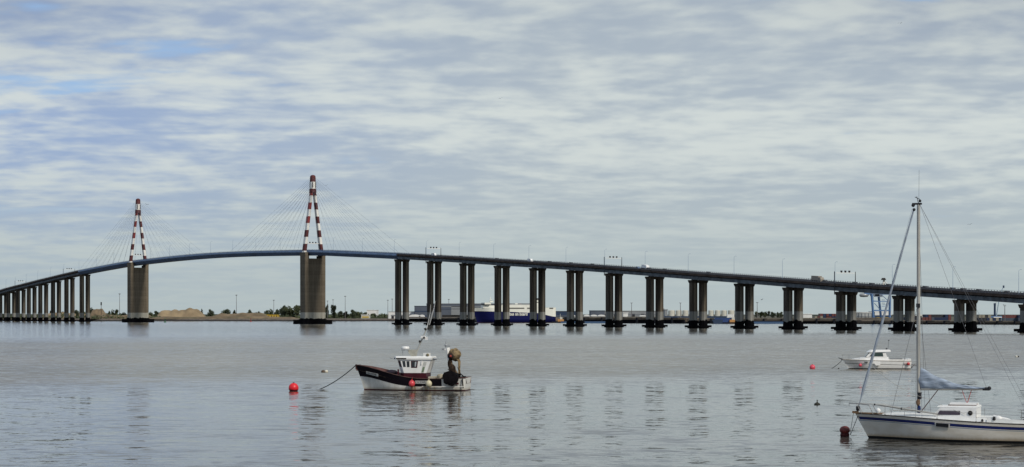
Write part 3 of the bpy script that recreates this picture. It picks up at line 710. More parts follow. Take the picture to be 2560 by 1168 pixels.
# white tanks
for i, (a, bb) in enumerate([(1652, 1660), (1670.5, 1687), (1689, 1704), (1706, 1721), (1743, 1756), (1771, 1784), (1787, 1801), (1803, 1817), (1820, 1836)]):
    D = 1900; x = gx((a+bb)/2, D); r = (bb-a)/2/F*D; zb = bankZ(a)+.1; h = zz(776.5 if i else 770, D)-zb
    e = empty('storage_tank', (x, D, zb), 0, f'cream storage tank, {names[i+1]} from the left in the row behind the right viaduct', 'storage tank', 'row of cream storage tanks')
    MB().lathe([(r, 0), (r, h), (r*.6, h+.4), (.01, h+.7)], n=20, smooth=False).build('shell', cream if i != 9 else whb, e)
    MB().box((r*.96, -r*.5, h*.5), (.35, .4, h)).build('ladder', greym, e)
# light masts
mast_p = None
def light_mast(px, ytop, D, lb):
    global mast_p
    zb = bankZ(px); h = zz(ytop, D)-zb
    if mast_p is None:
        e = empty('light_mast', (0, 0, 0)); MB().tube([(0, 0, 0), (0, 0, 1)], [.42, .22], 6).build('pole', railm, e)
        MB().lathe([(.2, .965), (1.3, .975), (1.3, .995), (.2, 1.0)], n=10, smooth=False).build('lamp_ring', railm, e); mast_p = e
    else: e = copy_tree(mast_p)
    e.location = (gx(px, D), D, zb); e.scale = (1, 1, h); tag(e, lb, 'light mast', 'tall light masts of the port'); return e
for px, yt, lb in ((299, 734, 'tall light mast left of the far pylon'), (591, 737, 'tall light mast between the sand heap and the near pylon'), (684.5, 750, 'light mast above the yellow shed'), (818.7, 752, 'light mast closest to the near pylon'), (832.6, 749, 'light mast rising from the tall dark tree'), (863, 740, 'tall light mast right of the tall dark tree'),
                   (969.6, 750, 'left one of two light masts before the first column pair'), (980.5, 747, 'right one of two light masts before the first column pair'), (1122, 748, 'light mast in front of the long grey warehouse')):
    light_mast(px, yt, bankD(px)+110, lb)
for px, yt, lb in ((1579, 757, 'light mast above the wide pale warehouse'), (1701, 757, 'light mast among the white silos'), (1893, 756, 'light mast before the dark tree row'), (2512, 764, 'pale light mast right of the small harbour crane')):
    light_mast(px, yt, bankD(px)+90, lb)
e = empty('aerial_mast', (gx(253, 2300), 2300, 3), 0, 'short dark aerial mast on the bank left of the far pylon', 'aerial mast')
MB().tube([(0, 0, 0), (0, 0, 19)], .3, 6).build('pole', darkm, e); MB().box((0, 0, 19), (1.4, 1.4, 4)).build('antenna', darkm, e)
# quay front: fenders, piles, parked lorries
quay_c = M("quay_concrete", (.085, .07, .055), .9, var=.35, scale=.08); pile_m = M("quay_pile_dark", (.015, .016, .022), .8)
def quay(px0, px1, lb, ztop, step, h):
    n = int((px1-px0)/step); e = None; mbw = MB(); mbp = MB(); mbf = MB(); O = None
    for i in range(n):
        pa, pb = px0+i*step, px0+(i+1)*step; Da, Db = bankD(pa)-4, bankD(pb)-4
        A = Vector((gx(pa, Da), Da, 0)); B = Vector((gx(pb, Db), Db, 0))
        if O is None: O = A.copy()
        mid_ = (A+B)/2-O; a = math.atan2((B-A).y, (B-A).x); l = (B-A).length
        mbw.box(mid_+Vector((0, 0, ztop-.8)), (l+.02, 6, 1.6), rz=a)
        for k in range(3):
            c = (A-O).lerp(B-O, (k+.5)/3)
            mbp.box(c+Vector((0, 0, ztop/2-1.5)), (l/9, 3.2, ztop+1.4), rz=a)
        if i % 4 == 1: mbf.box(mid_+Vector((0, 0, ztop/2+.2)), (l*.35, 7.2, ztop+.8), rz=a)
    e = empty('quay', O, 0, lb, 'quay'); mbw.build('quay_deck', quay_c, e); mbp.build('piles', pile_m, e); mbf.build('fender_panel', pile_m, e)
quay(1005, 1190, 'low brown piled quay under the grey warehouse', 4.4, 11, 4)
quay(1405, 1720, 'brown piled quay in front of the white tents', 4.9, 11, 4)
quay(1720, 2130, 'dark piled quay in front of the cream tanks', 4.0, 11, 4)
quay(2130, 2640, 'dark quay in front of the container stacks', 2.5, 11, 4)
# containers
cc = {'dark red': (.20, .035, .03), 'navy blue': (.025, .045, .12), 'grey blue': (.10, .13, .18), 'rust orange': (.30, .10, .04), 'cream': (.45, .40, .30), 'dark grey': (.06, .06, .07)}
cms = {}
for k, c in cc.items():
    mt = M('container_paint_'+k.replace(' ', '_'), tuple(x*.55+.012 for x in c), .6, var=.12, scale=.2)
    mb = MB(); mb.bbox((-6.05, -1.2, 0), (6.05, 1.2, 2.55))
    for i in range(20): mb.bbox((-5.8+i*.6, -1.26, .15), (-5.55+i*.6, -1.199, 2.4))
    cms[k] = mb.mesh('shipping_container', mt)
cells = {}
rnd = random.Random(11)
def stack(px0, px1, yt0, yt1, D, keys, where, side=.25):
    x, x1 = gx(px0, D), gx(px1, D); zb = bankZ((px0+px1)/2)+.25
    while x < x1-2.5:
        long_ = rnd.random() < side and x1-x > 12.2; wd = 12.2 if long_ else 2.62
        top = rnd.uniform(zz(yt0, D), zz(yt1, D)); k = max(1, int(round((top-zb)/2.6)))
        for j in range(k):
            key = rnd.choice(keys)
            o = bpy.data.objects.new('shipping_container', cms[key]); COL.objects.link(o)
            o.location = (x+wd/2, D+rnd.uniform(-.3, .3), zb+j*2.6); o.rotation_euler = (0, 0, 0 if long_ else PI/2)
            tag(o, f'{key} shipping container in the stacks {where}', 'container', f'{key} containers {where}')
        x += wd+.1
stack(2034, 2058, 787, 789, 1760, ['dark red', 'cream', 'dark red'], 'left of the twelfth column pair', .6); stack(2056, 2094, 785, 787, 1780, ['dark red', 'navy blue', 'navy blue'], 'left of the twelfth column pair', .5)
stack(2310, 2376, 785, 789, 1640, ['dark red', 'navy blue', 'navy blue', 'dark grey', 'navy blue'], 'right of the yacht mast', .12); stack(2302, 2372, 791, 796, 1610, ['navy blue', 'dark red', 'grey blue', 'dark grey'], 'right of the yacht mast', .1)
stack(2443, 2476, 785, 789, 1620, ['rust orange', 'cream', 'cream', 'dark grey'], 'left of the small harbour crane', .2); stack(2506, 2568, 787, 790, 1600, ['grey blue', 'grey blue', 'navy blue', 'dark red'], 'right of the small harbour crane', .3)
stack(2446, 2500, 793, 797, 1580, ['dark grey', 'navy blue', 'cream', 'dark red'], 'left of the small harbour crane', .2)
stack(2262, 2292, 790, 794, 1650, ['dark grey', 'dark red', 'navy blue'], 'behind the thirteenth column pair', .2)
# yard walls / hoardings behind the quay front
hoard = M("yard_wall", (.12, .105, .085), .9, var=.3, scale=.1)
def strip(name, lb, cat, px0, px1, ytop, D, mat, depth=2, ybot=None):
    x0, x1 = gx(px0, D), gx(px1, D); zb = zz(ybot, D) if ybot else bankZ((px0+px1)/2); zt = zz(ytop, D)
    mb = MB(); mb.bbox((-(x1-x0)/2, 0, 0), ((x1-x0)/2, depth, zt-zb)); n = max(2, int((x1-x0)/9))
    for i in range(n): mb.bbox((-(x1-x0)/2+i*9, -.3, 0), (-(x1-x0)/2+i*9+.5, -.002, zt-zb+.3))
    return tag(mb.build(name, mat, loc=((x0+x1)/2, D, zb)), lb, cat)
strip('yard_wall', 'pale ribbed yard wall below the containers right of the yacht mast', 'wall', 2296, 2378, 802, 1560, hoard)
strip('yard_wall', 'pale ribbed yard wall at the right edge of the port', 'wall', 2442, 2600, 802.5, 1520, hoard)
strip('yard_wall', 'ribbed yard wall below the terminal building', 'wall', 2140, 2230, 794, 1640, M("dull_yard_wall", (.12, .105, .09), .9, var=.3, scale=.1))
strip('yard_wall', 'buff yard wall behind the white tents', 'wall', 1455, 1640, 792, 1800, hoard)
strip('yard_wall', 'buff yard wall below the dark tree row', 'wall', 1880, 2090, 795, 1700, hoard)
strip('yard_wall', 'brown yard wall under the grey warehouse', 'wall', 1022, 1180, 793, 2040, M("dull_yard_wall", (.12, .105, .09)))
strip('conveyor', 'slate blue conveyor shed below the cream tanks', 'conveyor', 1662, 1830, 790.5, 1790, gb3, 6, 795)
# barges and tugs
def barge(px0, px1, ytop, D, mat, lb, house=True):
    x0, x1 = gx(px0, D), gx(px1, D); L_ = x1-x0; h = zz(ytop, D)
    e = empty('barge', ((x0+x1)/2, D, 0), 0, lb, 'barge')
    MB().prism([(-L_/2+1, -.8), (L_/2-1, -.8), (L_/2, h*.8), (L_/2, h), (-L_/2, h), (-L_/2-.5, h*.9)], -4, 4).build('hull', mat, e)
    MB().bbox((-L_/2+.5, -3.6, h), (L_/2-.5, 3.6, h+.4)).build('deck_coaming', gb3, e)
    if house: MB().bbox((L_/2-9, -2.6, h+.4), (L_/2-3, 2.6, h+3.4)).build('wheelhouse', whb, e)
bluep = M("royal_blue_paint", (.02, .05, .17), .5, var=.2, scale=.1); blue2 = M("dull_blue_paint", (.04, .09, .18), .5, var=.2)
barge(1787, 1842, 795.5, 1650, bluep, 'royal blue barge moored below the cream tanks')
barge(1782, 1806, 800, 1640, gb3, 'dark low work boat in front of the royal blue barge', False)
barge(1884, 1962, 805, 1632, blue2, 'long low blue barge under the dark tree row', False)
barge(1402, 1462, 804.5, 1780, blue2, 'low blue barge right of the cargo ship', False)
barge(1462, 1514, 804.3, 1740, blue2, 'low blue barge left of the seventh column pair', False)
def tug(px, D, lb):
    e = empty('tug_boat', (gx(px, D), D, 0), 0, lb, 'tug boat', 'small orange tug boats at the quay')
    MB().prism([(-9, -.5), (8, -.5), (10, 2.2), (4, 1.4), (-9, 1.3)], -2.6, 2.6).build('hull', pile_m, e)
    MB().bbox((-3, -1.8, 1.3), (3, 1.8, 3.6)).build('cabin', M("orange_paint", (.5, .25, .08), .5), e)
    MB().bbox((-1, -1.2, 3.6), (1.6, 1.2, 5.8)).build('wheelhouse', cream, e); MB().tube([(-.5, 0, 5.8), (-.5, 0, 9)], .2, 5).build('mast', cream, e)
tug(1402, 1800, 'small orange and cream tug boat by the cargo ship stern'); tug(1832, 1645, 'small orange and cream tug boat by the tenth column pair')
# harbour gantry crane
D = 1690; crb = M("crane_blue", (.10, .19, .36), .5, var=.15, scale=.2)
cr = empty('harbour_crane', (gx(2203, D), D, 3.2), 0, 'large blue ship to shore gantry crane behind the twelfth and thirteenth column pairs', 'crane')
def CX(px): return gx(px, D)-gx(2203, D)
def CZ(py): return zz(py, D)-3.2
for (a, bpx), yo in zip(((2179, 2184), (2201, 2208), (2225, 2224)), (0, 9, 0)):
    MB().tube([(CX(bpx), yo, 0), (CX(a), yo, CZ(735))], [1.1, 1.1], 4, smooth=False).build('leg', crb, cr)
MB().tube([(CX(2188), 9, 0), (CX(2186), 9, CZ(735))], .8, 4, smooth=False).build('leg', crb, cr)
MB().box(((CX(2183)+CX(2225))/2, 0, CZ(776.5)), (CX(2225)-CX(2183), 1.2, 1.2)).box(((CX(2183)+CX(2225))/2, 0, CZ(753.5)), (CX(2225)-CX(2183), .6, .7)).build('cross_beam', crb, cr)
MB().box((0, 0, 1), (CX(2228)-CX(2180), 3, 2)).build('sill_beam', crb, cr)
MB().box(((CX(2163)+CX(2232))/2, 4, CZ(734.5)), (CX(2232)-CX(2163), 3, 1.8)).build('boom', crb, cr)
MB().lathe([(.1, -4.5), (1.6, -3.5), (1.9, 0), (1.6, 3.5), (.1, 4.5)], (CX(2162), 4, CZ(738)), 10, axis='X').build('boom_tip', greym, cr)
MB().box((CX(2198), 4, CZ(739)), (7, 4, 2.4)).box((CX(2189), 4, CZ(737)), (8, 4, 2.4)).build('machinery_house', M("crane_grey_blue", (.14, .17, .22), .6), cr)
bm_ = MB()
for a, bb in (((2186, 758), (2200, 774)), ((2205, 738), (2218, 750)), ((2183, 752), (2202, 754))): bm_.tube([(CX(a[0]), 0, CZ(a[1])), (CX(bb[0]), 0, CZ(bb[1]))], .3, 4)
for k in range(5): bm_.box((CX(2210+k % 2*1.5), 3, CZ(750+k*4)), (2.5, 2, .4))
bm_.build('bracing', crb, cr)
ap = MB()
for px in (2205, 2208, 2214, 2219): ap.tube([(CX(px), 4, CZ(735)), (CX(2211), 4, CZ(699))], .45, 4)
ap.tube([(CX(2222), 4, CZ(712)), (CX(2211), 4, CZ(699))], .4, 4); ap.build('apex_frame', whp, cr)
MB().box((CX(2211), 4, CZ(697.5)), (4.2, 4, 2.0), top=(.6, .6)).build('apex_platform', dk, cr)
# mobile harbour crane
D2 = 1640; mc = empty('mobile_crane', (gx(2488, D2), D2, 2.6), 0, 'small blue harbour crane with slanting jib between container stacks', 'crane')
f2 = lambda px, py, y=0: Vector((gx(px, D2)-gx(2488, D2), y, zz(py, D2)-2.6))
MB().tube([f2(2487, 797), f2(2487, 760)], [1.0, .9], 4, smooth=False).box(f2(2487, 761), (1.6, 2, 2)).build('tower', gb3, mc)
MB().tube([f2(2491, 792), f2(2500, 735), f2(2509, 716)], [.45, .4, .3], 4, smooth=False).build('jib', M("crane_pale_blue", (.35, .45, .52), .5), mc)
MB().tube([f2(2487, 761), f2(2499, 742)], .12, 4).build('tie_rod', greym, mc); MB().box(f2(2509, 717), (1.3, 1, 2.2)).build('jib_head', gb3, mc)
MB().box(f2(2488, 794), (12, 5, 2.6)).build('cab', crb, mc); MB().box(f2(2493, 793.5, -2.8), (8, .5, .8)).build('walkway', whp, mc); MB().box(f2(2488, 798.5), (9, 5, 3)).build('base', gb3, mc)
# channel markers
e = empty('channel_buoy', (gx(412.5, 1900), 1900, 0), 0, 'small green channel buoy right of the far pylon', 'buoy')
gr = M("green_buoy_paint", (.03, .13, .07), .6); MB().lathe([(1.2, -.5), (1.3, .6), (.5, .9)], n=10).build('float', gr, e); MB().lathe([(.55, .8), (.3, 3.2), (.6, 3.3), (.05, 4.4)], n=8).build('tower', gr, e)
e = empty('channel_buoy', (gx(627, 2050), 2050, 0), 0, 'tiny red channel buoy below the ochre sand slope', 'buoy')
rr = M("red_buoy_paint", (.30, .04, .03), .6); MB().lathe([(1.0, -.5), (1.1, .5), (.4, .8)], n=10).build('float', rr, e); MB().lathe([(.4, .8), (.3, 3.2), (.5, 3.3), (.05, 4.6)], n=8).build('tower', rr, e)
# ------------------------------------------------------------------ hull builder: bow at x=0, stern at x=L, near side -y
def smooth01(u): u = max(0, min(1, u)); return u*u*(3-2*u)
def hull(L_, B, sheer, stem, stern, bands, mats, beamf, flare=1.0, n=28, bilge=1.0, deck_in=.10, deckz=None, rails=None):
    """bands: list of (fn(s)->z, material index of the row below it)"""
    rings = []
    for i in range(n+1):
        s = (i/n)**1.25
        zd = sheer(s); ring = []
        for zf, _ in bands:
            z = zf(s); x = stem(z)*(1-s)+stern(z)*s
            u = max(-.35, min(1, z/zd)); w0 = beamf(s)
            wl = 1-(1-.80*bilge)*(1-u) if z > 0 else .80*bilge*(1+z*.6)
            pw = 1+flare*(1-u)*(1-smooth01(s*2.0))
            ring.append((x, -B/2*(w0**pw)*wl, z))
        rings.append(ring)
    full = []
    for r in rings: full.append(r+[(x, -y, z) for x, y, z in r[::-1]])
    rm_ = [bb[1] for bb in bands[:-1]]; k = len(bands)
    rowm = rm_+[0]+rm_[::-1]+[0]
    mb = MB(); nn = 2*k
    o = len(mb.v); mb.v += [tuple(p_) for r in full for p_ in r]
    for i in range(len(full)-1):
        for j in range(nn):
            if j == nn-1: continue
            mb.f.append((o+i*nn+j, o+i*nn+j+1, o+(i+1)*nn+j+1, o+(i+1)*nn+j)); mb.m.append(rowm[j]); mb.sm.append(True)
    last = full[-1]
    for j in range(k-1):
        a = (len(full)-1)*nn+j; bb = (len(full)-1)*nn+nn-1-j
        mb.f.append((o+a, o+a+1, o+bb-1, o+bb)); mb.m.append(rm_[j]); mb.sm.append(False)
    return mb, full, k
def deck_from(full, drop, inset=.06, s_from=0):
    mb = MB(); n = len(full[0])
    vs = []
    for r in full[s_from:]:
        a = Vector(r[0]); b_ = Vector(r[-1]); w_ = max(.01, (b_-a).length)
        vs += [a+(b_-a).normalized()*min(inset, w_*.4)-Vector((0, 0, drop)) if w_ > .02 else a-Vector((0, 0, drop)), b_-(b_-a).normalized()*min(inset, w_*.4)-Vector((0, 0, drop)) if w_ > .02 else b_-Vector((0, 0, drop))]
    return mb.add(vs, [(2*i, 2*i+1, 2*i+3, 2*i+2) for i in range(len(vs)//2-1)])
def rim(full, r, mi=0, dz=0, s0=0, s1=None, mb=None, n=6, both=True):
    mb = mb or MB(); rr_ = full[s0:s1]
    mb.tube([Vector(x[0])+Vector((0, 0, dz)) for x in rr_], r, n, mi)
    if both: mb.tube([Vector(x[-1])+Vector((0, 0, dz)) for x in rr_], r, n, mi)
    return mb
# ------------------------------------------------------------------ cargo ship
navy = M("navy_hull_paint", (.006, .008, .062), .45, var=.2, scale=.03); shw = M("ship_white", (.80, .79, .70), .5, var=.05, scale=.1)
SY = 1865; ship = empty('cargo_ship', (gx(1186, SY), SY-12, 0), math.radians(12), 'large navy and white roll on cargo ship moored behind the viaduct', 'ship')
SL = 83.5
def sh_sheer(s): return 16.0 if s < .3 else 16.0
def border(s): return 11.7-.4*smooth01(s/.3)-1.2*smooth01((s-.3)/.4)-4.2*smooth01((s-.72)/.3)
def stem_s(z): return max(0, 3.2*(1-z/10)) if z < 10 else -.3*(z-10)
mbh, full, k = hull(SL, 17, lambda s: 15.2+1.6*smooth01((s-.28)/.04), stem_s, lambda z: SL, [(lambda s: 15.2+2.8*smooth01((s-.30)/.03)-2.7*smooth01((s-.80)/.02), 1), (border, 0), (lambda s: 4.0, 0), (lambda s: .5, 2), (lambda s: -1, 0)], None, lambda s: max(.02, 1-(1-min(1, s*4.0))**2.0), flare=1.2, bilge=1.2)
mbh.build('hull', [navy, shw, M("ship_boot_topping", (.05, .01, .03), .6)], ship)
deck_from(full, .1).build('weather_deck', palg, ship)
sup = MB(); sup.bbox((8, -6.6, 15.0), (26, 6.6, 17.6)); sup.build('forecastle_house', shw, ship)
br = MB().bbox((9, -9.4, 18.6), (15, 9.4, 20.4)).build('bridge_wing', shw, ship)
MB().bbox((9, -6, 17.6), (16, 6, 18.6)).build('bridge_windows', dk, ship); MB().bbox((8.9, -9.5, 18.75), (9.0, 9.5, 19.4)).build('window_band', dk, ship)
mm = MB().tube([(17, 0, 18), (17, 0, 26.5)], [.5, .2], 6).box((17, 0, 23.5), (2.6, 3, .4)).box((17.6, 0, 21.5), (3.4, 3.6, 1.2)); mm.build('mast', shw, ship)
MB().bbox((61, -3, 17.9), (66.5, 3, 23.2)).build('funnel', shw, ship); MB().bbox((60.9, -3.1, 23.2), (66.6, 3.1, 25.0)).bbox((60.9, -3.1, 20.3), (66.6, 3.1, 20.9)).build('funnel_band', dk, ship)
for x, ww in ((35, 9.5), (44.5, 6), (53.5, 2.6), (76.8, 4)):
    MB().bbox((x, -8.66, 14.1), (x+ww, -8.52, 15.3)).build('window_band', M("ship_window_grey", (.12, .115, .10), .5), ship)
for x, h, mt in ((38, 1.1, greym), (41.5, 1.8, shw), (45.5, 1.2, M("rust_red_deck_gear", (.2, .05, .04), .6)), (54, .8, greym), (58, .9, greym), (30, 1, shw)):
    MB().bbox((x, -6, 17.9), (x+2.6, -4.6, 18.0+h)).build('deck_gear', mt, ship)
MB().bbox((27, -7.2, 17.85), (60, -7.1, 18.8)).build('deck_railing', palg, ship)
MB().bbox((74.5, -8.53, 15.32), (83.6, 8.53, 15.5)).build('stern_house', shw, ship)
o = textmesh('lettering', 'Airbus on board', 4.0, shw, ship, Matrix.Identity(4), .04, bold=.09)
k_ = 23.4/o.dimensions.x
o.matrix_local = Matrix.Translation((42.1, -8.72, 8.7)) @ Matrix.Rotation(PI/2, 4, 'X') @ Matrix.Diagonal((k_, 1.15, 1, 1))
# ------------------------------------------------------------------ fishing boat
maroon = M("maroon_black_hull", (.006, .004, .007), .4, var=.3, scale=.8); maroon2 = M("dark_maroon_paint", (.055, .010, .016), .45, var=.2)
m, t, b = newmat("weathered_white_hull")
o_ = objc(t); q = t.xyz(o_)
n1 = t.noise(t.scalev(o_, (1.2, 1, .35)), 1.6, 5, .7)
c = t.mix(t.ramp(n1, .35, .7), (.68, .67, .63), (.55, .53, .48))
rs = t.math('MULTIPLY', t.ramp(q[0], 5.8, 7.0), t.ramp(q[0], 10.5, 8.6))
rs = t.math('MULTIPLY', rs, t.ramp(t.noise(t.scalev(o_, (2.2, 1, .3)), 1.5, 4, .7), .38, .62))
c = t.mix(t.math('MULTIPLY', rs, .95), c, (.26, .15, .045))
c = t.mix(t.ramp(q[2], .45, .15, 0, .5), c, (.33, .27, .18))
t.put(b.inputs['Base Color'], c); b.inputs['Roughness'].default_value = .45
hullw = m
FY = 205.2
fb = empty('fishing_boat', (gx(890, FY), FY, 0), math.radians(-9), 'dark maroon and white wooden fishing boat with white wheelhouse and net drum', 'fishing boat')
FL = 12.95
def fsheer(s): return 1.34+1.42*(1-smooth01(min(1, s*1.45)))**1.5+.10*smooth01((s-.75)/.25)
def fband(s): return .46+1.05*(1-smooth01(min(1, s*1.7)))**1.45
def fstem(z): return .95*max(0, 1-z/2.7)**.9 if z < 2.7 else 0
def fstern(z): return FL-.12+.05*z
mbh, full, k = hull(FL, 4.0, fsheer, fstem, fstern, [(fsheer, 0), (lambda s: fsheer(s)*.55+fband(s)*.45, 0), (fband, 1), (lambda s: fband(s)*.55+.08, 1), (lambda s: .11, 2), (lambda s: -.5, 2)], None,
                     lambda s: max(.015, (1-(1-min(1, s*2.3))**1.9)*(1-.10*smooth01((s-.7)/.3))), flare=.75, bilge=1.10)
# aft end of the band is painted white: faces beyond x = 9.75
for fi, f in enumerate(mbh.f):
    if mbh.m[fi] == 0 and sum(mbh.v[i][0] for i in f)/len(f) > 10.25: mbh.m[fi] = 1
mbh.build('hull', [maroon, hullw, maroon2], fb)
deck_from(full, .62, .1).build('deck', M("worn_deck_paint", (.20, .16, .13), .8, var=.3), fb)
inn = MB(); iw = []
for r in full: 
    for sgn in (0, -1):
        pass
rim(full, .05, s0=0).build('gunwale', M("brown_gunwale", (.085, .05, .045), .6, var=.3, scale=1.5), fb)
mbi = MB()
for idx, sg in ((0, 1), (-1, -1)):
    a = [Vector(r[idx])+Vector((0, sg*.07, 0)) for r in full]; a2 = [v-Vector((0, 0, .62))+Vector((.05, sg*min(.6, abs(v.y)*.9), 0)) for v in a]
    mbi.add(a+a2, [(i, i+1, len(a)+i+1, len(a)+i) for i in range(len(a)-1)])
mbi.build('bulwark_lining', M("bulwark_brown", (.10, .05, .045), .7, var=.3), fb)
MB().tube([(.02, 0, 2.3), (.02, 0, 2.86)], .09, 6).box((.25, 0, 2.78), (.6, .26, .10)).build('stem_head', M("stem_brown", (.05, .022, .02), .7), fb)
rb = MB(); rb.tube([(x, -1.98-.03*math.sin(x), .47) for x in (8, 9, 10, 11, 12, 12.75)], .05, 6); rb.build('rubbing_strake', hullw, fb)
# wheelhouse
wh = empty('wheelhouse', (0, 0, 0)); wh.parent = fb
lo_, hi2 = 1.95, 3.45
def whx(z, u): # front and back edges slope outward with height
    f0, f1 = 5.35-.42*(z-lo_)/(hi2-lo_), 8.35+.55*(z-lo_)/(hi2-lo_)
    return f0*(1-u)+f1*u
YH = 1.25
vs = [(whx(lo_, 0)+.35, -.0, lo_)]
def whring(z, yh, front):
    return [(whx(z, 0), -yh*.55, z), (whx(z, 0)+.45, -yh, z), (whx(z, .72), -yh, z), (whx(z, 1), -yh, z), (whx(z, 1), yh, z), (whx(z, 0)+.45, yh, z), (whx(z, 0), yh*.55, z)]
MB().loft([whring(lo_, YH, 0), whring(hi2, YH, 0)], smooth=False).build('cabin_wall', whpaint, wh)
MB().loft([[(x, y, 1.0) for x, y, z in whring(lo_, YH+.05, 0)], [(x, y, lo_+.002) for x, y, z in whring(lo_, YH+.05, 0)]], smooth=False).build('cabin_base', maroon2, wh)
rf = [[(whx(hi2, 0)-.3, -.9, z_), (whx(hi2, 0)-.02, -1.4, z_), (8.98, -1.4, z_), (8.98, 1.4, z_), (whx(hi2, 0)-.02, 1.4, z_), (whx(hi2, 0)-.3, .9, z_)] for z_ in (hi2+.002, hi2+.22, hi2+.34)]
rf[2] = [(x*.985+.08, y*.92, z) for x, y, z in rf[2]]
MB().loft(rf, smooth=False).build('roof', whpaint, wh)
MB().bbox((4.62, -1.1, hi2+.06), (4.75, 1.1, hi2+.18)).build('visor', dk, wh)
MB().bbox((4.95, -1.43, hi2+.05), (6.1, -1.405, hi2+.18)).build('visor_trim', dk, wh)
def wpanel(u0, u1, z0, z1, nm, mt, pad=0.015):
    mb = MB(); q0, q1 = z0, z1
    vs = [(whx(z0, u0), -YH-pad, z0), (whx(z0, u1), -YH-pad, z0), (whx(z1, u1), -YH-pad, z1), (whx(z1, u0), -YH-pad, z1)]
    vs += [(x, -YH+.02, z) for x, y, z in vs]
    mb.add(vs, [(0, 1, 2, 3), (7, 6, 5, 4), (0, 4, 5, 1), (1, 5, 6, 2), (2, 6, 7, 3), (3, 7, 4, 0)]); return mb.build(nm, mt, wh)
wpanel(.165, .25, 2.62, 3.28, 'window', glassm); wpanel(.29, .375, 2.60, 3.26, 'window', glassm)
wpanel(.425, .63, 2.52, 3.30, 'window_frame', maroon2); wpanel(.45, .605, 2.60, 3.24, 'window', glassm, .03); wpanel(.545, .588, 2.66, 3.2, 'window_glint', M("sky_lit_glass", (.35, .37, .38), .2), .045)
wpanel(.80, .90, 1.98, 3.2, 'door', M("dull_white_door", (.50, .50, .46), .5)); wpanel(.815, .885, 2.05, 2.62, 'door_panel', M("green_door_panel", (.14, .19, .12), .5), .03)
wpanel(.735, .765, 2.9, 3.3, 'locker', whm, .12)
for y0, y1 in ((-.62, -.24), (-.19, .19), (.24, .62)):
    z0, z1 = 2.62, 3.28; MB().add([(whx(z0, 0)-.015, y0, z0), (whx(z0, 0)-.015, y1, z0), (whx(z1, 0)-.015, y1, z1), (whx(z1, 0)-.015, y0, z1)], [(0, 1, 2, 3)]).build('window', glassm, wh)
z0, z1 = 2.62, 3.28
MB().add([(whx(z0, 0)+.06, -YH*.55-.14, z0), (whx(z0, 0)+.36, -YH-.01+.1, z0), (whx(z1, 0)+.36, -YH+.09, z1), (whx(z1, 0)+.06, -YH*.55-.14, z1)], [(0, 1, 2, 3)]).build('window', glassm, wh)
MB().tube([(4.45, -.9, hi2+.2), (4.15, -1.0, hi2+.2)], .09, 6).tube([(9.1, -1.2, hi2+.1), (9.55, -1.3, hi2+.05)], .1, 6).build('flood_lamp', greym, wh)
MB().box((8.35, -.9, hi2+.52), (.7, .6, .42)).build('liferaft_box', whpaint, wh); MB().lathe([(.02, -.05), (.17, -.05), (.17, .05), (.02, .05)], (8.5, -1.22, hi2+.52), 12, axis='Y').build('horn', M("brass_dull", (.2, .17, .1), .5), wh)
MB().lathe([(.02, 0), (.43, .02), (.46, .16), (.42, .32), (.02, .36)], (5.7, 0, 4.55), 14).build('radar_dome', whm, wh)
MB().box((5.7, 0, 4.48), (.85, .7, .10)).tube([(5.45, -.25, 3.8), (5.45, -.25, 4.45)], .04, 6).build('radar_bracket', greym, wh)
MB().prism([(6.35, 3.8), (6.95, 3.8), (7.15, 4.55), (5.9, 4.5)], -.12, .12).build('mast_foot', M("mast_foot_grey", (.33, .32, .27), .6), wh)
mst = MB().tube([(6.85, 0, 4.0), (8.0, 0, 6.6), (8.45, 0, 7.35)], [.12, .08, .05], 8).build('mast', M("mast_grey", (.36, .36, .34), .5), fb)
mm = MB().tube([(8.1, 0, 6.7), (8.5, .15, 8.6), (8.55, .2, 9.6)], [.03, .02, .012], 5).tube([(8.45, 0, 7.3), (9.0, 0, 9.2), (9.15, 0, 10.0)], [.03, .02, .012], 5).tube([(8.0, 0, 6.4), (8.95, 0, 9.2)], .012, 4)
mm.build('antenna', whm, mst)
MB().ball((7.38, -.12, 5.45), .15, 8).ball((8.0, -.1, 6.85), .15, 8).ball((8.38, 0, 6.9), .14, 8).ball((7.6, .1, 6.0), .12, 8).build('lamp', dk, mst)
MB().box((7.78, -.15, 5.95), (.5, .3, .28)).box((8.12, -.1, 5.8), (.3, .2, .34)).build('deck_light', whm, mst); MB().ball((7.9, -.32, 5.87), .13, 8).build('deck_light_lens', dk, mst)
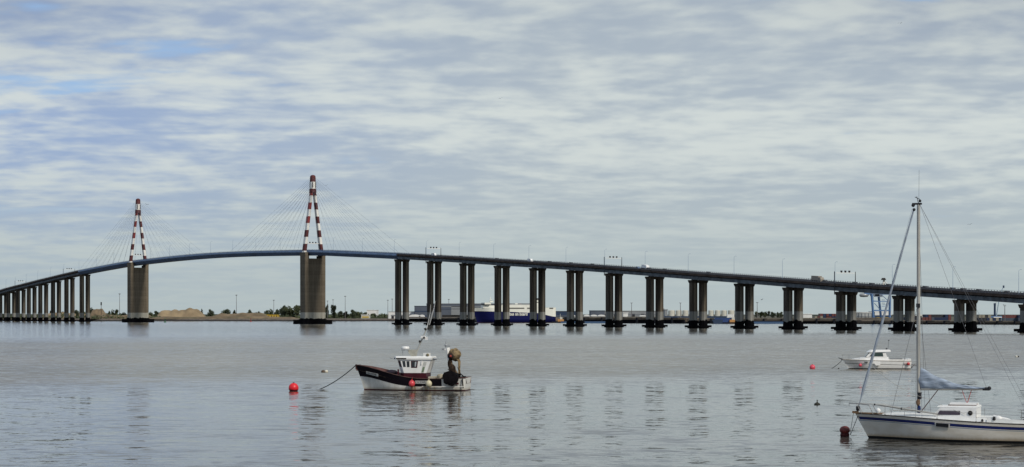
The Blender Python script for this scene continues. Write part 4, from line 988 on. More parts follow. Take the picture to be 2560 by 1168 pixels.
# working gear
gp = MB().tube([(11.25, -.9, 1.3), (10.95, -.9, 3.0), (10.65, -.9, 4.75)], [.20, .19, .17], 8).tube([(11.25, .9, 1.3), (10.75, .9, 3.0), (10.45, .9, 4.75)], [.16, .15, .14], 8).tube([(10.47, -1.0, 4.6), (10.47, 1.0, 4.6)], .12, 6)
gp = gp.build('stern_gantry', whpaint, fb)
MB().ball((10.5, -.9, 5.05), .16, 8).box((10.75, -.9, 4.95), (.5, .2, .12)).tube([(10.5, -.9, 4.7), (10.5, -.9, 5.5)], .035, 5).box((10.2, -.9, 4.6), (.3, .2, .2)).build('lamp_cluster', greym, gp)
netm = M("tan_netting", (.19, .135, .07), .95, var=.6, scale=4, bump=.05); blackn = M("black_netting", (.005, .004, .005), 1.0, var=.5, scale=4, bump=.05)
def lump(c, r, mt, nm, par, sq=(1, 1, 1), seed=1, n=22):
    rnd = random.Random(seed); mb = MB(); k_ = n//2; ph = [rnd.uniform(0, 6) for _ in range(6)]; vs = []
    for i in range(k_+1):
        th = PI*i/k_
        for j in range(n):
            f = 2*PI*j/n; rr_ = r*(1+.07*math.sin(3*f+ph[0]+th*2)+.06*math.sin(5*f+ph[1])+.07*math.sin(4*th+ph[2]+f)+rnd.uniform(-.03, .03))
            vs.append((c[0]+rr_*math.sin(th)*math.cos(f)*sq[0], c[1]+rr_*math.sin(th)*math.sin(f)*sq[1], c[2]+rr_*math.cos(th)*sq[2]))
    mb.add(vs, [(i*n+j, i*n+(j+1) % n, (i+1)*n+(j+1) % n, (i+1)*n+j) for i in range(k_) for j in range(n)], 0, True)
    return mb.build(nm, mt, par)
lump((11.5, -.7, 3.98), .72, netm, 'net_drum', fb, (1, .9, .92), 3)
MB().lathe([(.02, -.1), (.30, -.1), (.34, .05), (.02, .1)], (11.15, -1.4, 3.85), 14, axis='Y').build('drum_hub', M("drum_hub_dark", (.035, .02, .018), .7), fb)
MB().lathe([(.02, -.05), (.11, -.05), (.11, .05), (.02, .05)], (11.17, -1.53, 3.85), 10, axis='Y').build('drum_cap', M("drum_cap_red", (.45, .05, .03), .5), fb)
nt = MB(); rnd = random.Random(4)
for i in range(9): nt.tube([(11.65+i*.03, -1.0+i*.07, 3.7), (11.95+i*.015, -1.0+i*.06, 3.2), (11.98+rnd.uniform(-.04, .06), -1+i*.06, 2.4), (12.02+rnd.uniform(-.05, .1), -1+i*.06, 1.6)], .05, 5)
nt.build('hanging_net', netm, fb)
lump((11.0, -1.0, 3.0), .34, M('brown_black_netting', (.035, .022, .015), .95, var=.5, scale=5), 'brown_net_heap', fb, (.8, .8, 1.9), 48)
lump((11.05, -.9, 3.95), .40, M('dark_tan_netting', (.09, .06, .035), .95, var=.6, scale=4), 'net_drum_end', fb, (.9, .8, 1.1), 58)
nt = MB()
for i in range(6): nt.tube([(10.9+i*.02, -1.2+.05*i, 3.4), (11.2+i*.05, -1.2+.05*i, 2.6), (11.7+i*.08, -1.2, 1.6)], .045, 5)
for i in range(14): nt.tube([(10.85+rnd.uniform(-.1, .3), -1.1, 3.6-i*.12), (11.1+rnd.uniform(-.1, .3), -1.2, 2.9-i*.08), (11.35+rnd.uniform(-.2, .4), -1.3, 1.9)], .05, 5)
nt.build('hauling_ropes', M("rope_dark_tan", (.13, .09, .05), .9, var=.4), fb)
MB().add([], []).loft([[(x, y, z) for x, z in pr_] for y, pr_ in ((-2.28, [(9.75, 1.7), (9.95, 2.05), (10.4, 2.18), (11.0, 2.0), (11.45, 1.75), (11.5, 1.2), (11.35, .8), (10.95, .62), (10.7, .6), (10.3, .85), (9.9, 1.2)]), (-1.0, [(9.8, 1.7), (10.0, 2.1), (10.4, 2.25), (11.0, 2.1), (11.5, 1.8), (11.5, 1.2), (11.35, 1.0), (10.95, .9), (10.7, .9), (10.3, 1.0), (9.9, 1.2)]))], smooth=False).build('black_net_bundle', blackn, fb, loc=(.62, 0, 0))
lump((11.15, -1.75, 1.55), .62, blackn, 'black_net_heap', fb, (1.1, .7, .95), 8)
lump((11.3, -2.15, 1.38), .66, blackn, 'black_net_heap', fb, (1.18, .35, 1.12), 18, 30)
lump((11.75, -1.3, 1.62), .42, blackn, 'black_net_heap', fb, (1.2, .8, .8), 28)
lump((11.3, -1.2, 2.35), .42, M('brown_black_netting', (.035, .022, .015), .95, var=.5, scale=5), 'brown_net_heap', fb, (.9, .8, 1.3), 38)
lump((9.9, -.6, 1.45), .42, M("buff_tarpaulin", (.34, .30, .22), .9, var=.3), 'tarpaulin_bundle', fb, (1.1, 1.6, .9), 9)
MB().bbox((8.6, -1.5, .9), (9.3, .9, 1.55)).build('fish_box', M("buff_box", (.42, .38, .30), .8, var=.2), fb)
MB().tube([(12.3, -1.6, 1.4), (12.2, -1.5, 2.0), (12.5, -1.4, 1.7), (12.7, -1.4, 1.5)], .06, 5).tube([(11.9, -1.2, 2.6), (12.3, -1.4, 1.8), (12.75, -1.5, 1.5)], .035, 5).tube([(12.55, -1.9, 1.35), (12.6, -1.93, .9), (12.65, -1.9, .3)], .07, 6).tube([(12.35, -1.6, 1.55), (12.9, -1.5, 1.6)], .07, 6).build('stern_ropes', blackn, fb)
lump((4.3, -.5, 1.95), .42, M("dark_foredeck_gear", (.025, .02, .03), .8), 'winch', fb, (1.5, 1.2, .72), 12)
MB().bbox((5.05, -1.2, 1.4), (5.2, -1.0, 2.35)).bbox((3.6, -1.0, 1.5), (4.9, .8, 1.75)).build('winch_frame', maroon2, fb)
MB().bbox((11.6, -1.90, .72), (12.15, -1.86, .92)).build('stern_plate', maroon2, fb)
MB().tube([(7, -1.0, 1.9), (9.8, -1.5, 2.05), (11, -1.5, 2.05)], .015, 4).build('guard_rope', greym, fb)
def side_pt(full, x, z):
    """point on the near hull side at local x and height z"""
    best = None
    for i in range(len(full)-1):
        for j in range(len(full[0])//2-1):
            a, b2 = full[i][j], full[i][j+1]
            if b2[2] <= z <= a[2]:
                u = (a[2]-z)/(a[2]-b2[2]+1e-9); pa = Vector(a).lerp(Vector(b2), u)
                a3, b3 = full[i+1][j], full[i+1][j+1]; u2 = (a3[2]-z)/(a3[2]-b3[2]+1e-9)
                pb = Vector(a3).lerp(Vector(b3), max(0, min(1, u2)))
                if pa.x <= x <= pb.x: return pa.lerp(pb, (x-pa.x)/(pb.x-pa.x+1e-9))
    return Vector((x, -2, z))
def plate(full, x0, x1, z0, z1, dzr, name, mt, par, text=None, tmat=None, size=.3, th=.03):
    """flat board fixed to the hull side, its right end dropped by dzr"""
    A = side_pt(full, x0, (z0+z1)/2); B = side_pt(full, x1, (z0+z1)/2-dzr); T_ = side_pt(full, (x0+x1)/2, z1-dzr/2); Bt = side_pt(full, (x0+x1)/2, z0-dzr/2)
    X = (B-A).normalized(); up = (T_-Bt).normalized(); Nn = X.cross(up).normalized()
    if Nn.y > 0: Nn = -Nn
    up = Nn.cross(X).normalized(); c = (A+B)/2+Nn*.06; w_ = (B-A).length; h = z1-z0
    R = Matrix((X, up, Nn)).transposed()
    o = MB().box((0, 0, 0), (w_, h, th)).build(name, mt, par); o.matrix_local = Matrix.Translation(c) @ R.to_4x4()
    if text: textmesh(name+'_lettering', text, size, tmat, o, Matrix.Translation((0, 0, th/2+.006)) @ Matrix.Diagonal((w_*.9/(size*.62*len(text)), 1, 1, 1)), .004)
    return o
plt = M("plate_grey_white", (.50, .50, .48), .5)
plate(full, 1.35, 2.9, 1.83, 2.13, .30, 'number_plate', plt, fb, 'SN 637508', dk, .28)
plate(full, 7.25, 8.75, .80, 1.13, 0, 'name_plate', plt, fb, 'OCEANE', dk, .34)
for (x, mt, lb) in ((6.93, M("pink_red_fender", (.62, .06, .07), .35, var=.05), 'bright pink ball fender'), (8.85, M("cream_fender", (.58, .52, .36), .45, var=.1), 'cream ball fender with dirty base')):
    P_ = side_pt(full, x, .85); fo = MB().ball((P_.x, P_.y-.37, .80), .36, 16, sz=1.08).lathe([(.05, 0), (.09, .12)], (P_.x, P_.y-.37, 1.15), 8).tube([(P_.x, P_.y-.37, 1.2), (P_.x, P_.y-.02, 1.5)], .015, 4).build('fender', mt, fb); fo['label'] = lb
def rope(pts, r, mat, lb, name='mooring_rope', sag=0, n=14):
    a, b_ = Vector(pts[0]), Vector(pts[-1]); pp = [a.lerp(b_, i/n)-Vector((0, 0, sag*4*(i/n)*(1-i/n))) for i in range(n+1)]
    pp = [p_-a for p_ in pp]
    return tag(MB().tube(pp, r, 6).build(name, mat, loc=a), lb, 'rope')
ropem = M("wet_rope", (.05, .055, .06), .8); ropel = M("pale_rope", (.45, .44, .40), .8)
bw = fb.matrix_basis @ Vector((-.05, 0, 2.72))
rope([bw, at(795, 973, 206.6)-Vector((0, 0, .1))], .055, ropem, 'dark mooring rope from the fishing boat bow down to the water', sag=.28)
# ------------------------------------------------------------------ buoys
def ball_buoy(px, D, r, zc_, mat, lb, extra=None, nm='mooring_buoy'):
    e = empty(nm, (gx(px, D), D, 0), 0, lb, 'buoy')
    MB().ball((0, 0, zc_), r, 20).build('float', mat, e)
    MB().lathe([(r*.18, zc_+r*.96), (r*.2, zc_+r*1.08), (.01, zc_+r*1.1)], n=8).build('eye', rubber, e)
    return e
m, t, b = newmat("bright_red_buoy"); q = t.xyz(objc(t))
rb_ = t.mix(t.ramp(t.noise(objc(t), 5, 4, .7), .45, .7, 0, .35), (.70, .012, .022), (.42, .03, .03))
t.put(b.inputs['Base Color'], t.mix(t.ramp(t.math('ADD', q[2], t.math('MULTIPLY', t.noise(objc(t), 4, 3, .6), .16)), .20, .32), (.05, .006, .010), rb_)); b.inputs['Roughness'].default_value = .4
ball_buoy(734, 201, .56, .36, m, 'bright red ball buoy left of the fishing boat')
m2 = m.copy(); pk = M("pink_buoy", (.68, .08, .12), .4, var=.05, dirt=(.3, .02, .03), dirt_amt=.3)
ball_buoy(2031, 283, .45, .25, pk, 'pink ball buoy left of the motor cruiser')
e = empty('mooring_buoy', (gx(811.5, 266), 266, 0), 0, 'small flat brown and white buoy behind the mooring rope', 'buoy')
MB().ball((-.2, 0, .1), .32, 14, sz=.8).build('float', M("brown_buoy", (.10, .07, .05), .6), e); MB().ball((.25, .02, .14), .27, 14, sz=.85).build('float', M("white_buoy", (.6, .56, .46), .5), e)
e = empty('mooring_buoy', (gx(2043, 171), 171, 0), 0, 'small dark cone topped buoy left of the yacht bow', 'buoy')
MB().lathe([(.02, -.1), (.30, -.02), (.27, .1), (.10, .2), (.04, .28), (.06, .45), (.01, .46)], n=14).build('float', M("dark_olive_buoy", (.035, .035, .028), .7), e)
e = empty('mooring_buoy', (gx(2542, 360), 360, 0), 0, 'tiny cream and dark buoy at the right edge of the picture', 'buoy')
MB().ball((-.1, 0, .12), .3, 12, sz=.8).build('float', cream, e); MB().ball((.25, 0, .1), .22, 12, sz=.8).build('float', dk, e)
e = empty('mooring_buoy', (gx(2112, 126.5), 126.5, 0), 0, 'dark red stacked mooring buoy hanging at the yacht bow', 'buoy')
dr = M("dull_red_buoy", (.13, .016, .012), .55, var=.35, scale=5, dirt=(.02, .01, .01), dirt_amt=.6)
MB().ball((0, 0, .44), .37, 18, sz=.8).build('float', dr, e); MB().ball((0, 0, .10), .33, 16, sz=.8).build('lower_float', M("fouled_red_buoy", (.05, .010, .010), .7, var=.4, scale=5), e)
e = empty('mooring_buoy', (gx(2096.5, 283), 283, 0), 0, 'tiny dark float before the motor cruiser bow', 'buoy'); MB().ball((0, 0, .06), .12, 10).build('float', dk, e)
# ------------------------------------------------------------------ motor cruiser
MYd = 283; mc = empty('motor_cruiser', (gx(2106, MYd), MYd, 0), math.radians(-3), 'small white motor cruiser with hardtop wheelhouse moored beyond the yacht', 'motor boat')
ML = 10.4
def msheer(s): return 1.38+.12*(1-s)**2-.12*smooth01(s)
def mstem(z): return 1.0*max(0, 1-z/1.4)
mbh, mfull, k = hull(ML, 3.2, msheer, mstem, lambda z: ML-.1+.1*z, [(msheer, 0), (lambda s: .93-.3*s*.9, 1), (lambda s: .86-.3*s*.9, 0), (lambda s: .14, 2), (lambda s: -.4, 2)], None, lambda s: max(.015, (1-(1-min(1, s*2.2))**2.0)*(1-.06*smooth01((s-.7)/.3))), flare=.9, bilge=1.08)
mbh.build('hull', [whm, darkm, rubber], mc); deck_from(mfull, .03, .02).build('deck', whm, mc)
rim(mfull, .05).build('rubbing_strake', M("beige_strake", (.45, .41, .36), .6), mc)
MB().loft([[(x, -y, z), (x+.05, -y*.85, z+dz), (x+.05, y*.85, z+dz), (x, y, z)] for x, y, z, dz in ((1.0, .3, 1.35, .05), (1.8, .75, 1.33, .28), (2.9, 1.15, 1.3, .48), (4.2, 1.25, 1.3, .58), (6.9, 1.25, 1.28, .62))], smooth=False).build('coachroof', whm, mc)
cab = empty('hardtop_cabin', (0, 0, 0)); cab.parent = mc
MB().loft([[(3.45, -1.1, 1.85), (6.75, -1.1, 1.85), (6.75, 1.1, 1.85), (3.45, 1.1, 1.85)], [(4.15, -1.0, 2.62), (6.5, -1.0, 2.62), (6.5, 1.0, 2.62), (4.15, 1.0, 2.62)]], smooth=False).build('cabin_wall', whm, cab)
MB().prism([(4.0, 1.98), (4.85, 1.98), (4.85, 2.5), (4.42, 2.5)], -1.115, -1.02).build('window', glassm, cab); MB().prism([(4.6, 1.98), (6.15, 1.98), (6.05, 2.52), (4.75, 2.52)], -1.12, -1.02).build('window', M("green_tinted_glass", (.03, .05, .045), .1), cab)
MB().tube([(3.95, -1.14, 1.95), (4.5, -1.08, 2.6)], .035, 5).build('pillar', whm, cab)
MB().add([(3.44, -.95, 1.95), (3.44, .95, 1.95), (4.02, .9, 2.55), (4.02, -.9, 2.55)], [(0, 1, 2, 3)]).build('windscreen', M("green_tinted_glass", (.03, .05, .045), .1), cab)
MB().loft([[(3.75, -.9, 2.60), (4.1, -1.2, 2.60), (7.3, -1.2, 2.72), (7.3, 1.2, 2.72), (4.1, 1.2, 2.60), (3.75, .9, 2.60)], [(4.2, -.75, 2.92), (4.4, -1.0, 2.97), (7.2, -1.05, 3.0), (7.2, 1.05, 3.0), (4.4, 1.0, 2.97), (4.2, .75, 2.92)]], smooth=False).build('roof', whm, cab)
MB().tube([(7.0, 0, 2.95), (7.15, 0, 4.4)], .022, 5).ball((7.17, 0, 4.45), .10, 8).tube([(6.75, 0, 2.95), (6.75, 0, 3.3)], .05, 5).ball((6.85, .2, 3.15), .1, 8).build('antenna', darkm, cab)
MB().bbox((7.0, -1.52, 1.25), (10.2, -1.44, 1.55)).bbox((7.0, 1.44, 1.25), (10.2, 1.52, 1.55)).bbox((9.9, -1.44, 1.2), (10.35, 1.44, 1.62)).build('cockpit_coaming', whm, mc)
MB().bbox((7.3, -.3, 1.52), (9.2, .3, 1.60)).build('hatch_cover', darkm, mc)
MB().tube([(.2, 0, 1.5), (-.25, 0, 1.60), (-.62, 0, 1.74)], .06, 5).ball((-.1, 0, 1.52), .12, 8).build('anchor_roller', darkm, mc)
rr2 = MB(); rr2.tube([(-.1, 0, 2.18), (1, -.75, 2.2), (2.4, -1.25, 2.2), (3.6, -1.35, 2.0)], .02, 4).tube([(-.1, 0, 2.18), (1, .75, 2.2), (2.4, 1.25, 2.2)], .02, 4)
for x, y in ((0, 0), (1, -.75), (2.4, -1.25), (1, .75)): rr2.tube([(x, y, 1.42), (x, y, 2.19)], .018, 4)
rr2.build('bow_rail', greym, mc)
MB().bbox((3.15, -1.60, 1.03), (3.7, -1.50, 1.18)).build('porthole', glassm, mc)
MB().prism([(4.6, .95), (5.7, .95), (5.5, .62), (4.9, .58)], -1.85, -1.62).build('folded_ladder', whm, mc)
for x, mt, lb in ((2.6, pk, 'pink ball fender near the bow'), (9.9, M("red_fender", (.55, .05, .05), .4), 'red fender at the stern')):
    P_ = side_pt(mfull, x, .7); o = MB().ball((P_.x, P_.y-.24, .62 if x < 5 else .85), .25, 12).build('fender', mt, mc); o['label'] = lb
MB().bbox((9.3, -1.60, .78), (10.1, -1.57, 1.02)).build('registration_patch', M("pink_grey_patch", (.5, .38, .36), .6), mc)
MB().tube([(10.3, -.3, .75), (11.0, -.3, .62), (11.5, -.3, .55)], .06, 5).tube([(10.4, .2, .6), (10.8, .2, .2), (10.7, .2, .1)], .07, 5).tube([(10.6, 0, .2), (11.2, 0, .8)], .05, 5).build('outboard_bracket', railm, mc)
rope([mc.matrix_basis @ Vector((0, 0, 1.4)), at(2078, 922, 286)], .04, ropem, 'dark mooring rope from the motor cruiser bow to the water', sag=.12)
# ------------------------------------------------------------------ sailing yacht
YA = math.radians(-23)
YB = Vector((gx(2139, 125.2), 125.2, 0))
yt = empty('sailing_yacht', YB, YA, 'white sailing yacht with blue side stripe, furled sails and a tall mast', 'sailing yacht')
YL = 13.4
def ysheer(s): return 1.66-.42*smooth01(s*1.1)+.03*s
def ystem(z): return .90*max(0, 1-z/1.62)
m, t, b = newmat("yacht_hull_cream")
o_ = objc(t); q = t.xyz(o_)
n1 = t.noise(t.scalev(o_, (.5, 1, 1.2)), 1.2, 4, .6); n2 = t.noise(t.scalev(o_, (3, 1, .6)), 1.6, 4, .7)
c = t.mix(t.ramp(n1, .35, .65), (.66, .62, .55), (.57, .52, .44))
c = t.mix(t.ramp(t.math('ADD', q[2], t.math('MULTIPLY', n2, .22)), .52, .22, 0, .75), c, (.33, .22, .10))
t.put(b.inputs['Base Color'], c); b.inputs['Roughness'].default_value = .3
yhull = m
ybeam = lambda s: max(.012, (1-(1-min(1, s*1.75))**1.9)*(1-.22*smooth01((s-.6)/.4)))
bl = [(ysheer, 0), (lambda s: ysheer(s)-.19, 1), (lambda s: ysheer(s)-.385, 0), (lambda s: ysheer(s)-.43, 3), (lambda s: ysheer(s)-.47, 0), (lambda s: (ysheer(s)-.47)*.55+.08, 0), (lambda s: .16, 2), (lambda s: -.45, 2)]
mbh, yfull, k = hull(YL, 3.9, ysheer, ystem, lambda z: YL-.5+.4*z, bl, None, ybeam, flare=.55, n=44, bilge=1.12)
navyst = M("navy_stripe", (.008, .016, .10), .3)
for fi, f in enumerate(mbh.f):     # a gap in the stripe behind the name block and clean stem
    xs = sum(mbh.v[i][0] for i in f)/len(f)
    if mbh.m[fi] in (1, 3) and (xs < .22): mbh.m[fi] = 0
mbh.build('hull', [yhull, navyst, rubber, M("thin_stripe_blue_grey", (.12, .18, .25), .4)], yt)
deck_from(yfull, -.02, .03).build('deck', M("yacht_deck_white", (.66, .66, .64), .5, var=.07), yt)
rim(yfull, .036, dz=.02).build('toe_rail', M("dark_toe_rail", (.06, .05, .045), .6), yt)
plate(yfull, 5.72, 6.72, ysheer(.45)-.45, ysheer(.45)-.17, .06, 'name_block', M("name_block_white", (.6, .58, .55), .4), yt, th=.02)
plate(yfull, 5.80, 6.64, ysheer(.45)-.43, ysheer(.45)-.19, .05, 'name_block_panel', M("name_block_dark", (.012, .012, .016), .3), yt, th=.07)
# coachroof and doghouse
def yw(x): return 3.9/2*ybeam(x/YL)
cr_r = []
for x, f_, zt_ in ((1.9, .35, .06), (2.6, .50, .16), (4.0, .60, .24), (5.4, .62, .27), (9.0, .60, .27)):
    y = yw(x)*f_; zd = ysheer(x/YL)+.02; cr_r.append([(x, -y-.12, zd), (x, -y, zd+zt_*.7), (x, -y*.7, zd+zt_), (x, y*.7, zd+zt_), (x, y, zd+zt_*.7), (x, y+.12, zd)])
MB().loft(cr_r, smooth=False).build('coachroof', M("yacht_deck_white", (.66, .66, .64)), yt)
dg = empty('doghouse', (-.50, 0, 0)); dg.parent = yt
zd = 1.5
def dring(z, g): return [(5.75+g*1.0, -1.05+g*.12, z), (8.8, -1.12+g*.12, z), (8.8, 1.12-g*.12, z), (5.75+g*1.0, 1.05-g*.12, z)]
MB().loft([dring(zd-.15, -.15), dring(2.28, .7)], smooth=False).build('doghouse_wall', whm, dg)
MB().loft([[(6.2, -.98, 2.283), (8.85, -1.03, 2.283), (8.85, 1.03, 2.283), (6.2, .98, 2.283)], [(6.3, -.9, 2.37), (8.82, -.95, 2.40), (8.82, .95, 2.40), (6.3, .9, 2.37)]], smooth=False).build('doghouse_roof', whm, dg)
MB().loft([[(6.95, -.55, 2.42), (8.75, -.55, 2.42), (8.75, .55, 2.42), (6.95, .55, 2.42)], [(7.0, -.5, 2.56), (8.75, -.5, 2.56), (8.75, .5, 2.56), (7.0, .5, 2.56)]], smooth=False).bbox((6.9, -.58, 2.40), (8.78, .58, 2.43)).build('sliding_hatch', whm, dg)
MB().bbox((6.9, -.70, 2.38), (8.75, -.60, 2.44)).build('handrail', M("teak_brown", (.09, .045, .03), .6), dg)
def dpan(x0, x1, z0, z1, nm, mt, sl=0, pad=.02):
    y = lambda z: -1.05+.12*(-.15+.85*(z-1.35)/.93)-.035-pad
    return MB().add([(x0, y(z0), z0), (x1, y(z0), z0), (x1, y(z1), z1), (x0+sl, y(z1), z1), (x0, y(z0)+.05, z0), (x1, y(z0)+.05, z0), (x1, y(z1)+.05, z1), (x0+sl, y(z1)+.05, z1)], [(0, 1, 2, 3), (0, 4, 5, 1), (1, 5, 6, 2), (2, 6, 7, 3), (3, 7, 4, 0)]).build(nm, mt, dg)
dpan(6.25, 7.75, 1.77, 2.05, 'window', M("violet_grey_window", (.055, .04, .055), .25), .16)
MB().lathe([(.01, -.03), (.155, -.03), (.155, .03), (.01, .03)], (8.42, -1.10, 1.92), 16, axis='Y').build('porthole', rubber, dg)
MB().add([(5.75, -.7, 1.6), (5.75, .7, 1.6), (6.35, .65, 2.15), (6.35, -.65, 2.15)], [(0, 1, 2, 3)]).build('front_window', M("violet_grey_window", (.055, .04, .055)), dg)
# mast and rigging
MX = 4.30; MH = 16.0
alu = M("mast_aluminium", (.40, .385, .35), .45, metal=.15, var=.08); 
mst = MB(); mst.lathe([(.125, 1.75), (.125, 9), (.115, MH-.4), (.10, MH)], (MX, 0, 0), 12); mst = mst.build('mast', alu, yt)
MB().bbox((MX-.42, -.1, MH-.05), (MX+.22, .1, MH+.07)).ball((MX-.36, 0, MH-.08), .13, 8).ball((MX-.30, 0, MH-.38), .11, 8).ball((MX+.1, 0, MH+.2), .1, 8).tube([(MX, 0, MH), (MX-.12, 0, MH+.52)], .02, 4).tube([(MX-.25, 0, MH+.48), (MX+.12, 0, MH+.3)], .02, 4).tube([(MX+.02, 0, MH), (MX+.04, 0, MH+2.3)], .008, 4).build('masthead_fitting', darkm, mst)
MB().box((MX, -.15, 9.1), (.25, .16, .26)).build('steaming_light', darkm, mst)
MB().tube([(MX, -.14, 1.9), (MX+.02, -.13, 3.2)], .05, 6).lathe([(.12, 0), (.16, .1), (.13, .22), (.13, .35), (.17, .45)], (MX+.10, -.12, 2.75), 8).build('mast_winch', darkm, mst)
lump((MX+.10, -.28, 2.03), .20, M("navy_rope_coils", (.012, .025, .10), .9, var=.4, scale=8), 'rope_coil', mst, (.55, .6, 1.5), 21, 16)
lump((MX+.02, -.30, 2.52), .19, M("brown_rope_coils", (.15, .09, .055), .9, var=.4, scale=8), 'rope_coil', mst, (.75, .6, 1.1), 22, 16)
wire = M("rig_wire", (.13, .13, .145), .5)
def wl_(a, b_, r=.011, mt=None, nm='wire'): return MB().tube([a, b_], r, 4, cap=False).build(nm, mt or wire, yt)
TOP = (MX, 0, MH-.1)
for sg in (-1, 1):
    wl_((MX, sg*.1, MH-.1), (MX+.12, sg*1.78, ysheer(.35)), nm='shroud', r=.010); wl_((MX, sg*.1, 9.2), (MX+.55, sg*1.72, ysheer(.38)), nm='shroud')
    wl_((MX+.1, 0, MH-.05), (11.9, sg*1.25, 1.4), nm='backstay', r=.008)
wl_((MX, -.1, 9.3), (MX-1.6, -1.5, 1.65), nm='shroud', r=.013)
wl_((MX+.1, 0, MH-.05), (8.8, 0, 3.62), nm='topping_lift', r=.009)
# furled headsail around the forestay
ga = Vector((MX-.34, 0, MH-.45)); gb = Vector((.22, 0, 2.18))
pts_ = [gb.lerp(ga, i/26) for i in range(27)]
sailc = M("furled_sail_blue_grey", (.27, .31, .37), .75, var=.2, scale=3, stretch=(1, 1, .6))
MB().tube(pts_, [(.035 if i < 2 else (.105-.05*(i/26))*(1+.10*math.sin(i*2.3))) for i in range(27)], 8).build('furled_headsail', sailc, yt)
MB().lathe([(.03, -.18), (.13, -.15), (.14, .12), (.05, .18)], (.16, 0, 2.03), 10).tube([(.05, 0, 1.68), (.2, 0, 2.05)], .03, 5).build('furling_drum', darkm, yt)
wl_((.05, 0, 1.6), (MX-.42, 0, MH-.3), .007)
# boom, sail cover
bm0 = Vector((MX+.15, 0, 3.42)); bm1 = Vector((8.92, 0, 3.50))
MB().tube([bm0, bm1], .085, 8).build('boom', alu, yt)
MB().tube([bm1-Vector((.35, 0, 0)), bm1+Vector((.1, 0, 0))], .11, 8).ball(bm1+Vector((.08, 0, .05)), .14, 8).build('boom_end', darkm, yt)
cov = []; n_ = 34; rnd = random.Random(2)
for i in range(n_+1):
    u = i/n_; x = MX+.06+(8.62-MX)*u
    hb = 3.44+.07*u; top_ = 3.62+1.15*(1-u)**2.2+.17*(1-u)+.04*math.sin(u*20)*(1-u)
    w_ = (.20-.06*u)*min(1, .45+u*7); ring = []
    for j in range(14):
        a = 2*PI*j/14; zz_ = math.cos(a); yy_ = math.sin(a)
        hh = (top_-hb)/2; fold = .07*math.sin(j*2.1+u*9)+.05*math.sin(u*31+j*1.3)
        pin = 1-.45*max(0, zz_)**1
        ring.append((x+.05*math.sin(j+u*8), yy_*(w_+fold*.8)*pin, hb-.02+hh+zz_*hh))
    cov.append(ring)
MB().loft(cov).build('sail_cover', M("blue_grey_sail_cover", (.26, .31, .385), .6, var=.35, scale=1.8, stretch=(.5, 1, 3)), yt)
redr = M("red_strap", (.38, .07, .06), .7)
MB().tube([(7.2, 0, 3.42), (7.53, -.1, 2.55)], .02, 5).tube([(7.83, 0, 3.42), (7.58, -.1, 2.55)], .025, 5).bbox((7.5, -.5, 2.44), (8.25, -.1, 2.52)).build('mainsheet', redr, yt)
MB().tube([(5.6, 0, 3.38), (MX+.22, 0, 1.95)], .035, 5).build('boom_vang', M("vang_brown_grey", (.12, .08, .08), .6), yt)
# deck gear
stn = M("stainless_steel", (.34, .33, .32), .35, metal=.5)
pp = MB().tube([(-.45, 0, 2.38), (.25, -.32, 2.36), (1.05, -.58, 2.30)], .03, 5).tube([(-.45, 0, 2.38), (.25, .32, 2.36), (1.05, .58, 2.30)], .022, 5).tube([(-.45, 0, 2.38), (-.45, 0, 2.2)], .02, 4)
for sg in (-1, 1): pp.tube([(.1, sg*.2, 2.36), (.45, sg*.22, 1.7)], .02, 4).tube([(1.05, sg*.58, 2.3), (1.35, sg*.62, 1.66)], .022, 4)
pp.build('bow_pulpit', stn, yt)
MB().bbox((-.15, -.16, 1.68), (2.0, .05, 1.76)).bbox((-.22, -.1, 1.7), (.2, .1, 1.84)).build('anchor_plank', M("brown_wood", (.17, .10, .05), .7), yt)
MB().ball((1.62, -.35, 1.92), .18, 12).build('float_on_deck', whm, yt)
MB().tube([(1.55, -.9, 2.35), (1.9, -.92, 2.34), (3.4, -1.05, 2.12), (5.8, -1.2, 1.82)], [.03, .06, .065, .05], 8).build('spinnaker_pole', alu, yt)
MB().ball((3.35, -1.04, 2.12), .09, 8).ball((1.5, -.9, 2.36), .07, 8).build('pole_fitting', darkm, yt)
st = MB()
for x, h in ((3.6, .62), (5.85, .55), (8.42, .75), (2.2, .6)):
    for sg in (-1, 1):
        y = sg*(yw(x)-.06); st.tube([(x, y, ysheer(x/YL)), (x, y, ysheer(x/YL)+h)], .016, 5); st.tube([(x, y, ysheer(x/YL)), (x, y, ysheer(x/YL)+.08)], .05, 6)
st.build('stanchions', stn, yt)
lf = MB()
for sg in (-1, 1): lf.tube([(x, sg*(yw(x)-.06), ysheer(x/YL)+.6) for x in (1.1, 2.2, 3.5, 5.9, 8.75, 11.3)], .007, 4)
lf.build('guard_wires', stn, yt)
# aft deck
MB().bbox((8.32, -1.0, 1.3), (9.6, 1.0, 1.66)).build('cockpit_bridge', M("yacht_deck_white", (.6, .6, .58)), yt)
MB().loft([[(9.0, -1.35, 1.28), (12.6, -1.25, 1.28), (12.6, -1.15, 1.28), (9.0, -1.2, 1.28)], [(9.1, -1.33, 1.62), (12.6, -1.22, 1.48), (12.6, -1.12, 1.48), (9.1, -1.2, 1.62)]], smooth=False).build('cockpit_coaming', M("yacht_deck_white", (.6, .6, .58)), yt)
lump((9.75, -1.1, 1.60), .2, whm, 'winch_cover', yt, (1.3, .9, .9), 31, 14)
MB().lathe([(.08, 0), (.11, .05), (.08, .2), (.1, .22)], (9.5, -1.32, 1.48), 10).lathe([(.06, 0), (.09, .05), (.06, .15), (.07, .17)], (8.75, -1.4, 1.38), 10).build('sheet_winch', darkm, yt)
MB().tube([(9.4, -1.0, 1.76), (10.3, -1.1, 1.55), (10.6, -1.15, 1.5)], [.07, .10, .05], 7).build('rolled_awning', whm, yt)
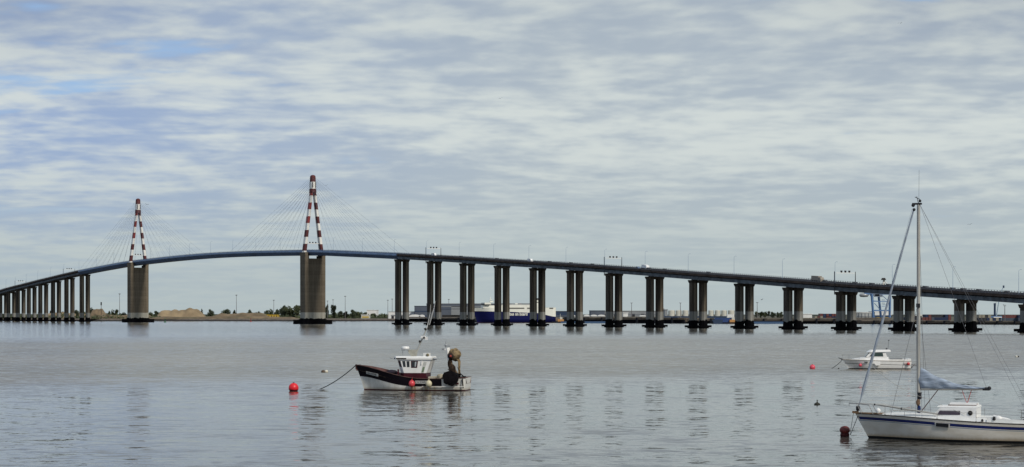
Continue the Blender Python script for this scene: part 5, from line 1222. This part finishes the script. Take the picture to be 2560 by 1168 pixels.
ps = MB().tube([(11.0, -1.25, 2.2), (12.8, -1.1, 2.2)], .02, 5).tube([(11.3, -1.25, 1.9), (12.8, -1.1, 1.88)], .018, 5)
for x in (11.25, 11.9): ps.tube([(x, -1.22, 1.35), (x, -1.22, 2.2)], .022, 5)
ps.build('pushpit', stn, yt)
MB().tube([(11.75, -1.3, 1.35), (11.75, -1.3, 2.55)], .05, 6).build('stern_post', M("dark_olive_post", (.06, .065, .055), .6), yt)
MB().tube([(11.45, -1.1, 1.4), (11.5, -1.1, 1.85), (11.7, -1.1, 1.95)], .06, 6).ball((11.45, -1.1, 1.5), .13, 8).build('outboard_motor', M("bronze_brown", (.12, .09, .05), .6), yt)
MB().bbox((11.55, -1.25, 1.36), (11.95, -1.0, 1.46)).build('green_can', M("green_can_paint", (.08, .16, .04), .6), yt)
MB().bbox((10.8, -1.0, 1.45), (12.6, -.9, 1.54)).build('teak_rail', M("teak_brown", (.09, .045, .03)), yt)
wb = yt.matrix_basis
rope([wb @ Vector((-.15, 0, 1.7)), Vector((gx(2125, 126.3), 126.3, .15))], .016, ropem, 'left grey mooring line from the yacht bow to the red buoy')
rope([wb @ Vector((.18, -.1, 1.5)), Vector((gx(2126, 126.2), 126.2, .12))], .022, ropem, 'right grey mooring line from the yacht bow to the red buoy')
MB().tube([Vector((1.15, -.1, 4.95))*(1-i/12)+Vector((MX+.9, -.6, 2.75))*(i/12)-Vector((0, 0, .35*4*(i/12)*(1-i/12)))for i in range(13)], .014, 5).tube([(MX+.9, -.6, 2.75), (6.2, -.9, 2.3), (7.6, -1.15, 1.85)], .014, 5).build('headsail_sheet', ropel, yt)
# ------------------------------------------------------------------ gulls
gm = M("gull_grey", (.10, .10, .11), .8); gmb = MB()
gmb.add([(-.3, 0, 0), (.3, 0, .02), (0, .07, .05), (0, -.07, .05)], [(0, 3, 1), (0, 1, 2), (0, 2, 3), (1, 3, 2)])
gmb.add([(.1, 0, .04), (-.1, 0, .04), (-.16, .35, .2), (-.1, .62, .12), (.08, .32, .2)], [(0, 1, 2, 4), (4, 2, 3)]); gmb.add([(.1, 0, .04), (-.1, 0, .04), (-.16, -.35, .2), (-.1, -.62, .12), (.08, -.32, .2)], [(0, 1, 2, 4), (4, 2, 3)])
gme = gmb.mesh('gull', gm)
for px, py, D, lb in ((815.5, 464, 500, 'gull gliding just right of the near pylon head'), (1251, 247, 420, 'gull high over the middle of the viaduct'), (2251, 59, 420, 'gull high in the top right of the sky'), (2425, 562, 420, 'gull right of the yacht mast'), (1905, 750, 420, 'gull low between the ninth and tenth column pairs'), (2510, 763, 600, 'gull by the pale light mast'), (367, 512, 520, 'gull right of the far pylon head')):
    o = bpy.data.objects.new('gull', gme); COL.objects.link(o); o.location = at(px, py, D); o.rotation_euler = (.2, .3, random.uniform(0, 6)); tag(o, lb, 'gull', 'gulls in the air')
